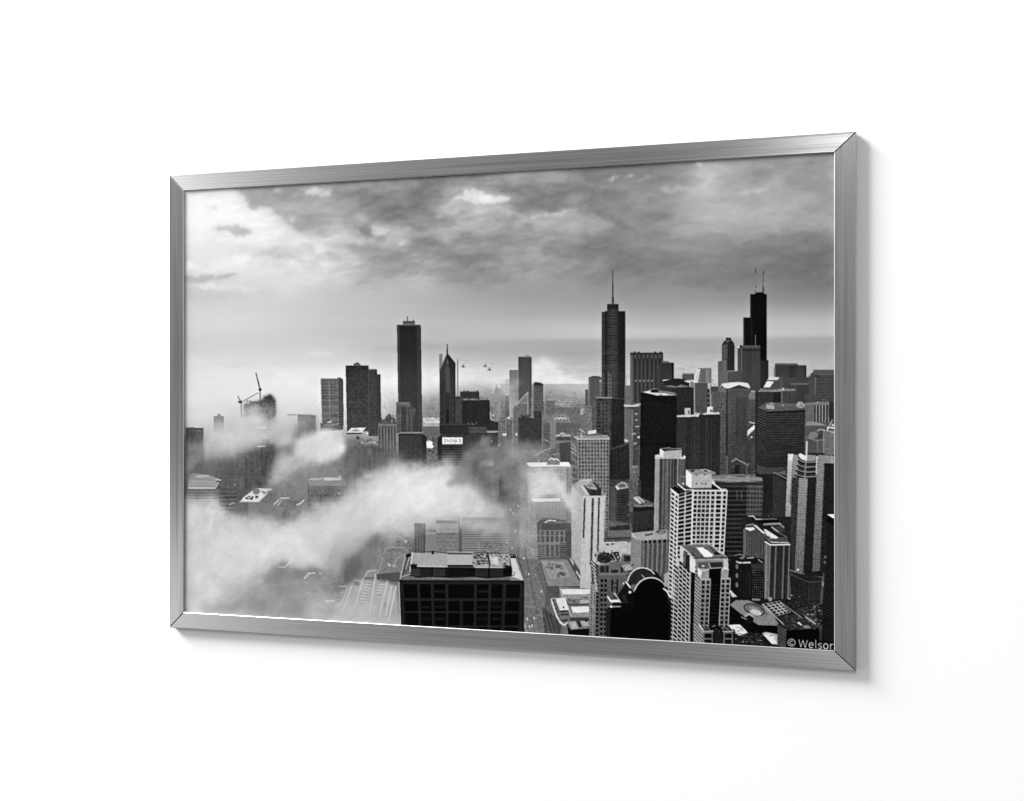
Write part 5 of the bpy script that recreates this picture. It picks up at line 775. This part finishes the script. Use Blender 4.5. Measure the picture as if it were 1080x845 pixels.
# wisps in the centre
murk([(486, 470), (520, 458), (548, 470), (548, 520), (528, 530), (505, 520), (488, 506)], 5, 88, .55, 26, 29)
fog([(474, 512), (480, 494), (496, 474), (512, 460), (522, 458), (516, 474), (502, 494), (488, 514)], 3.4, 132, .8, 1.1, .06, 24, None, 1.4, 14)
fog([(502, 492), (516, 474), (536, 464), (556, 462), (552, 482), (534, 500), (516, 512)], 4, 146, .75, 1.0, .06, 25, None, 1.4, 14)
fog([(530, 500), (552, 488), (556, 520), (544, 545), (530, 530)], 5, 152, .6, 1.0, .06, 45, None, 1.3, 12)
fog([(543, 478), (556, 466), (574, 468), (578, 486), (560, 500), (554, 540), (546, 560), (536, 545), (546, 515)], 6, 186, .72, .9, .06, 26)
fog([(553, 494), (570, 492), (588, 496), (594, 508), (596, 520), (606, 514), (612, 524), (604, 552), (598, 526), (585, 524), (560, 527), (552, 520)], 4, 226, .95, .8, .06, 27, None, 1.2, 8)
fog([(545, 512), (560, 512), (566, 560), (560, 588), (546, 575)], 5, 184, .6, .8, .06, 28)
fog([(600, 516), (612, 508), (620, 500), (630, 502), (622, 512), (616, 540), (606, 560)], 4, 190, .4, .8, .07, 29)
fog([(530, 545), (548, 535), (552, 570), (540, 590), (528, 575)], 5, 176, .5, .9, .06, 30)
fog([(536, 396), (545, 396), (547, 430), (536, 440), (528, 420)], 5, 205, .6, .9, .08, 31); fog([(548, 466), (575, 462), (582, 476), (560, 484)], 4, 118, .5, 1, .08, 32)
fac([(564, 529.4), (597, 529.4), (597, 548), (564.6, 548)], 176, 17, 8, .5, .45, 118, 10, bot=150, wbot=92, a=.5); poly([(559, 526), (590, 525.4), (592, 528.8), (563, 529.4)], 240, .8); poly([(554.8, 488.4), (559, 487.8), (575, 488), (576, 492), (558.4, 492.4)], 242, .6); poly([(591, 488), (600, 487.4), (602.4, 492), (590, 492)], 250, .85)
# three dark hull-like mast tops above the fog
for x, y in [(488.6, 386.6), (511.8, 386.2), (516.2, 389.8)]:
    line([(x - 2.6, y + .7), (x + 2.4, y + .7)], .8, 150, .7); line([(x, y - 1.8), (x, y + .8)], 1.1, 84, .8); line([(x - .8, y), (x + .9, y)], 1.2, 90, .7); line([(x, y - 1.4), (x + 3.4, y - 4.4)], .5, 150, .5); line([(x, y - 1.2), (x - 2.4, y + .4)], .5, 150, .5)
for x0, x1, y, t in [(487, 494, 380.2, 170), (517, 521, 383.4, 150)]: line([(x0, y), (x1, y + .3)], .7, t, .6)
# ---------------------------------------------------------------- the dark block in front
poly([(421.5, 612), (427.4, 585), (432, 584.2), (543, 585), (546, 587), (552.4, 612), (552, 672), (423.6, 672)], 26)
poly([(422, 611), (428, 586.4), (436, 586), (432, 609), (424, 611)], 96, 1, 24); line([(422, 611), (427.8, 585.6)], 1.3, 190, .9); line([(427.6, 600), (432, 588)], 1.4, 200, .7); line([(425, 606), (430, 588)], .9, 50, .8); poly([(428.4, 585.4), (433, 585), (432.6, 587.4), (428, 587.6)], 14); line([(424, 608.4), (432.6, 605.4)], 1.4, 176, .8)
poly([(537.6, 586), (543, 586), (551, 610), (552, 612.4), (538, 612.4), (536, 606), (540, 603)], 205, 1, 14); line([(544.4, 586), (552.2, 612)], 1.2, 165, .9); line([(545.6, 587), (553, 611)], .9, 60, .8); poly([(538.4, 586.6), (543.6, 586.4), (544, 588.6), (538.6, 588.8)], 16); line([(535, 608), (541.6, 607), (543, 604)], 1, 90, .8)
poly([(434, 583), (537.4, 584.6), (538, 597.6), (433.4, 598)], 166, 1, 22); poly([(440, 584), (472, 584.6), (472, 596), (440, 597)], 168, .6, 16); poly([(471, 584.8), (498, 585), (498, 596), (472, 596)], 186, .7, 10); line([(434.8, 583), (432.4, 603)], 1.5, 215, .9); line([(442, 582.4), (456, 581.4), (472, 583.4), (498, 583.6), (508, 582.8), (526, 583.4)], .9, 70, .85); line([(472, 582.2), (499, 582.8)], .9, 205, .9); line([(472.6, 584.2), (497, 584.4)], 1, 60, .8)
clutter(499, 584.6, 536, 596.6, 90, 14, 240, (1, 3.6), (.7, 2), .8); poly([(516, 588), (525, 587), (526, 596), (519, 596)], 222, .75, 16); line([(514.4, 584), (516.6, 597)], 1.5, 22, .85); line([(503, 586), (506, 586.6)], 1.6, 30, .8); line([(524.8, 586), (536, 592)], 1, 130, .8); dot(505.4, 594.6, 1, 16); dot(456.4, 583, 1.2, 10, 1, 1.7); line([(435, 596), (437, 594)], 1, 80)
poly([(433, 595.4), (440, 595.4), (440.4, 597.6), (471.6, 598), (472, 596.8), (499, 597), (499.6, 598.4), (531, 598.6), (532.6, 596.4), (539.6, 597.2), (540.4, 604), (537, 609), (434, 608)], 28, 1, 5); line([(440, 597.4), (472, 598)], 1.2, 215, .9); line([(499.4, 598.4), (532, 598.6)], 1.3, 232, .9); line([(472.6, 598), (499, 598.4)], 1, 100, .8); rect(472, 596, 499, 597.4, 12, .9)
for x0, x1, t in [(433.6, 443, 50), (444, 455, 36), (456.4, 469.6, 50), (473, 499, 16), (501, 514.6, 42), (517, 530.6, 40), (532, 540, 14)]: rect(x0, 599.6, x1, 608, t, .9, 7)
for x in (455.8, 470.6, 500, 515.8, 531.4): line([(x, 598.6), (x, 608.4)], 1.1, 12, .9)
for k in range(3): line([(434, 601 + 2.4 * k), (443, 601.4 + 2.4 * k)], .8, 96, .5)
poly([(423, 610.6), (434, 607.6), (440, 609.4), (455, 608.6), (475, 609.6), (500, 608.6), (512, 610.2), (530, 609), (538, 608), (545, 610), (550, 612), (424, 612.6)], 112, .9, 22); line([(456, 609.6), (475, 610.4)], .9, 150, .7); line([(500, 609.6), (512, 610.6)], .9, 160, .7); line([(421.6, 612.6), (552, 613)], 1.3, 10, .95)
fac([(421.6, 613), (552.2, 613), (552, 680), (424.4, 680)], 30, 0, 0, gr=4, bot=25)
for c, (x0, x1) in enumerate([(425.6, 439.6), (442.8, 454), (457.6, 469.4), (473, 499.8), (503.2, 515.2), (518.4, 530), (534.2, 548.6)]):
    dx = (487 - (x0 + x1) / 2) * .02
    rows = [(616.3, 631), (634, 644.8), (646.6, 659.6), (661.4, 674)]
    for r, (y0, y1) in enumerate(rows):
        cells = [(x0, x1)] if c != 3 or r == 0 else [(x0, 484.6), (488.4, x1)]
        for a0, a1 in cells:
            poly([(a0 + dx * r * .8, y0), (a1 + dx * r * .8, y0), (a1 + dx * (r + 1) * .8, y1), (a0 + dx * (r + 1) * .8, y1)], 4 if (c + r) % 3 else 7, .97)
        if c in (1, 2, 4, 5) and r > 0: rect(x0 + .5, y0 + 4.6, x1, y0 + 7.6, 21, .9, 4)
        if c in (2, 4) and r == 0: rect(x0 + .5, 622.6, x1, 625, 34, .85, 10)
        fac(R4(x0 + .6, y0 + .6, x1 - .4, y1 - .6), 0, 7, 6, .4, .4, 26, 8, gr=0, a=.16)
for x in (424, 441.4, 455.8, 471.2, 501.6, 516.8, 532.2, 550.4): line([(x, 616), (x + (487 - x) * .02, 668)], 1.5, 36, .6)
for y in (615.4, 632.6, 645.8, 660.6): line([(424, y - .4), (550, y + .8)], 1.1, 37, .5)
line([(552.3, 613), (552, 668)], .9, 6)
# thin bright edges bloom a little less than drawn
_d = V - blur(V, 1.6 * SS); V -= .30 * np.maximum(_d - 6, 0) * (AY > 300)[:, None]; V -= .12 * np.minimum(_d + 6, 0) * (AY > 300)[:, None]
del _d
# ---------------------------------------------------------------- lettering printed in the corner
def glyph(strokes, w=.8, val=190):
    for s in strokes: line(s, w, val, .92)
arc = lambda cx, cy, rx, ry, a0, a1, n=18: [(cx + rx * math.cos(math.radians(a0 + (a1 - a0) * k / n)), cy + ry * math.sin(math.radians(a0 + (a1 - a0) * k / n))) for k in range(n + 1)]
glyph([arc(834.8, 677.8, 3.7, 3.7, 0, 360, 30)], .75, 180); glyph([arc(834.9, 677.9, 1.75, 1.9, 45, 315)], .75, 180)
glyph([[(842.6, 674.7), (844.5, 682.3), (847, 675.6), (849.2, 682.9), (851.6, 675.4)]], .8)
glyph([[(853.5, 680.2), (857.7, 680.5), (857.6, 679.3)] , arc(855.6, 680.5, 2.2, 2.7, -20, -180, 10) + arc(855.6, 680.5, 2.2, 2.8, 180, 50, 10)], .85)
glyph([[(860.4, 675.2), (860.4, 683.7)]], .8)
glyph([[(866.4, 679.3), (865.2, 678.7), (863.8, 678.9), (863.2, 680), (864, 681), (865.6, 681.6), (866.5, 682.5), (866, 683.7), (864.5, 684.2), (862.9, 683.6)]], .85)
glyph([arc(871, 681.7, 2.35, 2.75, 0, 360, 24)], .9)
glyph([[(875.9, 679.2), (875.9, 684.9)], [(875.9, 681.4), (877, 679.9), (878.8, 679.5)]], .8)
# ---------------------------------------------------------------- printing: lens softness, a little sharpening and grain
V[:] = blur(V, .30 * SS)
V += .42 * (V - blur(V, 1.1 * SS))
V += .12 * (V - blur(V, 5 * SS))
V[:] = np.clip(V, 4, 251)
TONE = blur(V, .16 * SS)
# ================================================================ the place: a wall, the frame, the lamps
H = .66                    # outer height of the frame (26 in)
W = H * 1.46               # outer width
RWS = {'top': .0368 * H, 'bottom': .0362 * H, 'left': .0362 * H, 'right': .0400 * H}      # face widths of the rails
LIP = .0011                # polished inner edge
DEEP = .0026               # how far the print sits behind the rail faces
FD = .0105                  # frame face to wall
ZC = 1.5                   # height of the picture's middle
GAIN = 1.28                # light falling on the print, relative to a white that just reads full

# ---- camera, solved from the four outer corners of the frame in the photograph (1080 x 845)
xl, xr, hl, hr, cx = 178.6, 903.2, 477.0, 569.4, 540.0
ct = (xr - cx) / hr - (xl - cx) / hl; ct = ct * H / W              # cos of the yaw
th = math.acos(ct); f = math.sin(th) * W / (H * (1 / hl - 1 / hr))   # focal length in reference pixels
Zr, Zl = f * H / hr, f * H / hl
Xr, Xl = (xr - cx) / f * Zr, (xl - cx) / f * Zl
b_ = -math.sin(th)
Rv = Vector((ct, -b_, 0)); Fv = Vector((b_, ct, 0))                 # camera right and forward in the wall's axes
Xm, Zm = (Xr + Xl) / 2, (Zr + Zl) / 2
cam = bpy.data.cameras.new('camera'); co = bpy.data.objects.new('camera', cam); col.objects.link(co)
co.location = Vector((0, -FD, ZC)) - Rv * Xm - Fv * Zm
co.matrix_world = Matrix.Translation(co.location) @ Matrix((Rv, Vector((0, 0, 1)), -Fv)).transposed().to_4x4()
cam.sensor_width = 36; cam.lens = f / 1080 * 36; cam.clip_start = .02; cam.clip_end = 60
cam.shift_y = 1.0 / 1080
scene.camera = co

def project(p):
    """reference-pixel position of a point of the print, used once to lay the measured drawing on the sheet"""
    d = p - np.array(co.location); z = d @ np.array(Fv); x = d @ np.array(Rv)
    return cx + f * x / z, 423.5 - f * d[..., 2] / z

# ---- materials
def mat(name):
    m = bpy.data.materials.new(name); m.use_nodes = True
    n = m.node_tree.nodes; return m, n, m.node_tree.links, n['Principled BSDF']

def wall_paint():
    m, n, l, p = mat('white wall paint')
    p.inputs['Base Color'].default_value = (.86, .86, .858, 1); p.inputs['Roughness'].default_value = .85; p.inputs['Specular IOR Level'].default_value = .2
    tc = n.new('ShaderNodeTexCoord'); ns = n.new('ShaderNodeTexNoise'); ns.inputs['Scale'].default_value = 260; ns.inputs['Detail'].default_value = 4
    l.new(tc.outputs['Object'], ns.inputs['Vector']); bp = n.new('ShaderNodeBump'); bp.inputs['Strength'].default_value = .06; bp.inputs['Distance'].default_value = .002
    l.new(ns.outputs['Fac'], bp.inputs['Height']); l.new(bp.outputs['Normal'], p.inputs['Normal'])
    return m

def brushed(name, base, rough, grain, aniso=.75):
    m, n, l, p = mat(name)
    p.inputs['Metallic'].default_value = 1
    tc = n.new('ShaderNodeUVMap'); tc.uv_map = 'grain'
    def streak(sx, sy, det, seed):
        mp = n.new('ShaderNodeMapping'); mp.inputs['Scale'].default_value = (sx, sy, 1); mp.inputs['Location'].default_value = (seed, seed * .37, 0)
        s = n.new('ShaderNodeTexNoise'); s.inputs['Scale'].default_value = 1; s.inputs['Detail'].default_value = det; s.inputs['Roughness'].default_value = .62
        l.new(tc.outputs['UV'], mp.inputs['Vector']); l.new(mp.outputs['Vector'], s.inputs['Vector']); return s.outputs['Fac']
    fine, broad = streak(5, 430, 2, 3.1), streak(2.2, 120, 3, 9.7)
    mx = n.new('ShaderNodeMath'); mx.operation = 'ADD'; l.new(fine, mx.inputs[0]); l.new(broad, mx.inputs[1])
    r1 = n.new('ShaderNodeMapRange'); r1.inputs['From Min'].default_value = .6; r1.inputs['From Max'].default_value = 1.4
    r1.inputs['To Min'].default_value = base - grain; r1.inputs['To Max'].default_value = base + grain; l.new(mx.outputs[0], r1.inputs['Value'])
    cb = n.new('ShaderNodeCombineColor')
    for k in range(3): l.new(r1.outputs['Result'], cb.inputs[k])
    l.new(cb.outputs['Color'], p.inputs['Base Color'])
    r2 = n.new('ShaderNodeMapRange'); r2.inputs['From Min'].default_value = .6; r2.inputs['From Max'].default_value = 1.4
    r2.inputs['To Min'].default_value = rough + .06; r2.inputs['To Max'].default_value = rough - .06; l.new(mx.outputs[0], r2.inputs['Value']); l.new(r2.outputs['Result'], p.inputs['Roughness'])
    bp = n.new('ShaderNodeBump'); bp.inputs['Strength'].default_value = .05; bp.inputs['Distance'].default_value = .0003; l.new(mx.outputs[0], bp.inputs['Height']); l.new(bp.outputs['Normal'], p.inputs['Normal'])
    p.inputs['Anisotropic'].default_value = aniso; p.inputs['Anisotropic Rotation'].default_value = ANISO_ROT
    tg = n.new('ShaderNodeTangent'); tg.direction_type = 'UV_MAP'; tg.uv_map = 'grain'; l.new(tg.outputs['Tangent'], p.inputs['Tangent'])
    return m

def print_ink():
    m, n, l, p = mat('photographic print')
    at = n.new('ShaderNodeAttribute'); at.attribute_name = 'ink'; l.new(at.outputs['Color'], p.inputs['Base Color'])
    p.inputs['Roughness'].default_value = .45; p.inputs['Specular IOR Level'].default_value = .02
    return m

ANISO_ROT = .25
M_WALL = wall_paint(); M_RAIL = brushed('brushed aluminium', .50, .37, .17, .9); M_LIP = brushed('polished aluminium edge', .62, .40, .05, .3); M_INK = print_ink()

# ---- helpers
def link(name, me, m, parent=None, loc=(0, 0, 0), rot=0.):
    o = bpy.data.objects.new(name, me); col.objects.link(o); o.location = loc; o.rotation_euler = (0, rot, 0)
    if m: me.materials.append(m)
    if parent: o.parent = parent
    return o

def sweep(name, prof, L, cham=0., kA=1., kB=1.):
    """a mitred length of moulding along +x; prof = (distance in from the outer edge, y) points; lies in the xz plane, inner side +z"""
    bm = bmesh.new(); g = .00042
    A = [bm.verts.new((w * kA + g, y, w)) for w, y in prof]; B = [bm.verts.new((L - w * kB - g, y, w)) for w, y in prof]
    n = len(prof)
    for i in range(n): bm.faces.new((A[i], A[(i + 1) % n], B[(i + 1) % n], B[i]))
    bm.faces.new(A[::-1]); bm.faces.new(B)
    bmesh.ops.recalc_face_normals(bm, faces=bm.faces)
    if cham:
        front = max(-v.co.y for v in bm.verts)
        ed = [e for e in bm.edges if all(abs(-v.co.y - front) < .003 for v in e.verts) and abs(e.verts[0].co.x - e.verts[1].co.x) < .05 and abs(e.verts[0].co.z - e.verts[1].co.z) > 1e-5]
        bmesh.ops.bevel(bm, geom=ed, offset=cham, segments=1, affect='EDGES', profile=.5)
    uv = bm.loops.layers.uv.new('grain')
    for fc in bm.faces:
        for lp in fc.loops: lp[uv].uv = (lp.vert.co.x, lp.vert.co.z + lp.vert.co.y * .7)
    me = bpy.data.meshes.new(name); bm.to_mesh(me); bm.free(); return me

# ---- wall
bm = bmesh.new()
vs = [bm.verts.new(p) for p in ((-6, 0, -2), (6, 0, -2), (6, 0, 5), (-6, 0, 5), (-6, .1, -2), (6, .1, -2), (6, .1, 5), (-6, .1, 5))]
for q in ((0, 1, 2, 3), (5, 4, 7, 6), (4, 5, 1, 0), (3, 2, 6, 7), (4, 0, 3, 7), (1, 5, 6, 2)): bm.faces.new([vs[i] for i in q])
bmesh.ops.recalc_face_normals(bm, faces=bm.faces)
me = bpy.data.meshes.new('wall'); bm.to_mesh(me); bm.free()
wall = link('wall', me, M_WALL); wall['kind'] = 'structure'

# ---- frame
frame = bpy.data.objects.new('picture_frame', None); col.objects.link(frame); frame.location = (0, 0, ZC); frame.empty_display_size = .1
frame['label'] = 'brushed silver metal frame round a black and white skyline photograph, hung on a white wall'
frame['category'] = 'framed picture'
yb, yf = -.0012, -FD
for nm, L, ang, loc in (('top', W, math.pi, (W / 2, 0, H / 2)), ('bottom', W, 0, (-W / 2, 0, -H / 2)), ('left', H, math.pi / 2, (-W / 2, 0, H / 2)), ('right', H, -math.pi / 2, (W / 2, 0, -H / 2))):
    RW = RWS[nm]
    # the local +x end of each rail meets these neighbours (start, end)
    na, nb = {'top': ('right', 'left'), 'bottom': ('left', 'right'), 'left': ('top', 'bottom'), 'right': ('bottom', 'top')}[nm]
    prof = [(0, yb), (0, yf + .0010), (.0009, yf), (RW - LIP - .0001, yf), (RW - LIP - .0001, yb)]
    lipp = [(RW - LIP, yf), (RW, yf + .0009), (RW, yf + DEEP - .0002), (RW - LIP, yf + DEEP - .0002)]
    r = link('frame_rail', sweep('frame_rail', prof, L, .0006, RWS[na] / RW, RWS[nb] / RW), M_RAIL, frame, loc, ang)
    link('inner_lip', sweep('inner_lip', lipp, L, 0, RWS[na] / RW, RWS[nb] / RW), M_LIP, r)

# ---- the print: a thin sheet whose points carry the ink tones
ov = .003; ex0, ex1 = -W / 2 + RWS['left'] - ov, W / 2 - RWS['right'] + ov; ez0, ez1 = -H / 2 + RWS['bottom'] - ov, H / 2 - RWS['top'] + ov
yp = yf + DEEP
nx, ny = 1180, 800
gx = np.linspace(ex0, ex1, nx); gz = np.linspace(ez1, ez0, ny)
GX, GZ = np.meshgrid(gx, gz)
P = np.stack([GX, np.full_like(GX, yp), GZ + ZC], -1)
px, py = project(P)
u = np.clip((px - PX0) * SS - .5, 0, CW - 2.001); v = np.clip((py - PY0) * SS - .5, 0, CH - 2.001)
ui, vi = u.astype(int), v.astype(int); fu, fv = u - ui, v - vi
T = (TONE[vi, ui] * (1 - fu) + TONE[vi, ui + 1] * fu) * (1 - fv) + (TONE[vi + 1, ui] * (1 - fu) + TONE[vi + 1, ui + 1] * fu) * fv
s = np.clip(T / 255., 0, 1); lin = np.where(s <= .04045, s / 12.92, ((s + .055) / 1.055) ** 2.4) / GAIN
lin = np.clip(lin, .0004, .86)
nv = nx * ny
co_ = np.zeros((nv + 8, 3), np.float32); co_[:nv] = (P - np.array([0, 0, ZC])).reshape(-1, 3)
back = [(ex0, yp + .003, ez1), (ex1, yp + .003, ez1), (ex1, yp + .003, ez0), (ex0, yp + .003, ez0)]
co_[nv:nv + 4] = back; co_[nv + 4:] = [(x, yp, z) for x, _, z in back]
idx = np.arange(nv).reshape(ny, nx)
quads = np.stack([idx[:-1, :-1], idx[1:, :-1], idx[1:, 1:], idx[:-1, 1:]], -1).reshape(-1, 4)
extra = np.array([[nv, nv + 1, nv + 2, nv + 3]] + [[nv + 4 + k, nv + 4 + (k + 1) % 4, nv + (k + 1) % 4, nv + k] for k in range(4)])
quads = np.concatenate([quads, extra])
me = bpy.data.meshes.new('print'); me.vertices.add(len(co_)); me.vertices.foreach_set('co', co_.ravel())
me.loops.add(quads.size); me.loops.foreach_set('vertex_index', quads.ravel().astype(np.int32))
me.polygons.add(len(quads)); me.polygons.foreach_set('loop_start', np.arange(0, quads.size, 4, dtype=np.int32))
me.update(calc_edges=True)
at = me.color_attributes.new('ink', 'FLOAT_COLOR', 'POINT')
rgba = np.ones((len(co_), 4), np.float32); rgba[:, :3] = .7; rgba[:nv, :3] = lin.reshape(-1, 1); at.data.foreach_set('color', rgba.ravel())
pr = link('print', me, M_INK, frame)
pr['label'] = 'black and white photograph of skyscrapers rising out of low fog'

# ---- light: a big soft lamp high on the left, added fills in front, at right and low down, a graded surround
def area(name, loc, aim, sx, sy, power):
    la = bpy.data.lights.new(name, 'AREA'); la.shape = 'RECTANGLE'; la.size = sx; la.size_y = sy; la.energy = power
    o = bpy.data.objects.new(name, la); col.objects.link(o); o.location = loc
    o.rotation_euler = (Vector(aim) - Vector(loc)).to_track_quat('-Z', 'Y').to_euler(); return o
C0 = Vector((0, 0, ZC)); WORLD = .285
def lamp(name, h, v, dist, at, sx, sy, share):
    """a soft lamp seen from point at under h degrees right of the wall's normal and v degrees up, adding share to the light there"""
    h, v = math.radians(h), math.radians(v); at = Vector(at)
    d = Vector((math.tan(h), -1, math.tan(v))).normalized()
    return area(name, at + d * dist, at, sx, sy, share * math.pi * math.pi * dist * dist / -d.y)
lamp('key_softbox', -68, 65, 16., C0, 6.4, 6.0, .725)
lamp('side_fill', 58, 4, 6.0, C0, .9, 3.0, .045)  # added unseen fill, brightens the left inner lip
lamp('front_fill', 2.5, 27, 5.0, (W / 2, 0, ZC), .75, 1.3, .17)  # added unseen fill, gives the rails their bright right ends
lamp('low_fill', -56, -22, 7.0, C0, 1.3, 1.2, .055)  # added unseen fill, lifts the lower ends of the upright rails
w = bpy.data.worlds.new('World'); scene.world = w; w.use_nodes = True
bg = w.node_tree.nodes['Background']; bg.inputs['Color'].default_value = (1, 1, 1, 1); wn, wl = w.node_tree.nodes, w.node_tree.links     # pale surround, made darker right and below to darken the rail edges
tcw = wn.new('ShaderNodeTexCoord'); dp = wn.new('ShaderNodeVectorMath'); dp.operation = 'DOT_PRODUCT'; dp.inputs[1].default_value = Vector((-.7, 0, .7)).normalized()
mrw = wn.new('ShaderNodeMapRange'); mrw.inputs['From Min'].default_value = -1; mrw.inputs['From Max'].default_value = 1; mrw.inputs['To Min'].default_value = WORLD - .24; mrw.inputs['To Max'].default_value = WORLD + .24
wl.new(tcw.outputs['Generated'], dp.inputs[0]); wl.new(dp.outputs['Value'], mrw.inputs['Value']); wl.new(mrw.outputs['Result'], bg.inputs['Strength'])

scene.render.engine = 'CYCLES'
scene.view_settings.view_transform = 'Standard'; scene.view_settings.look = 'None'; scene.view_settings.exposure = 0; scene.view_settings.gamma = 1
scene.render.film_transparent = False
scene.cycles.use_denoising = True
scene.cycles.filter_width = 1.15
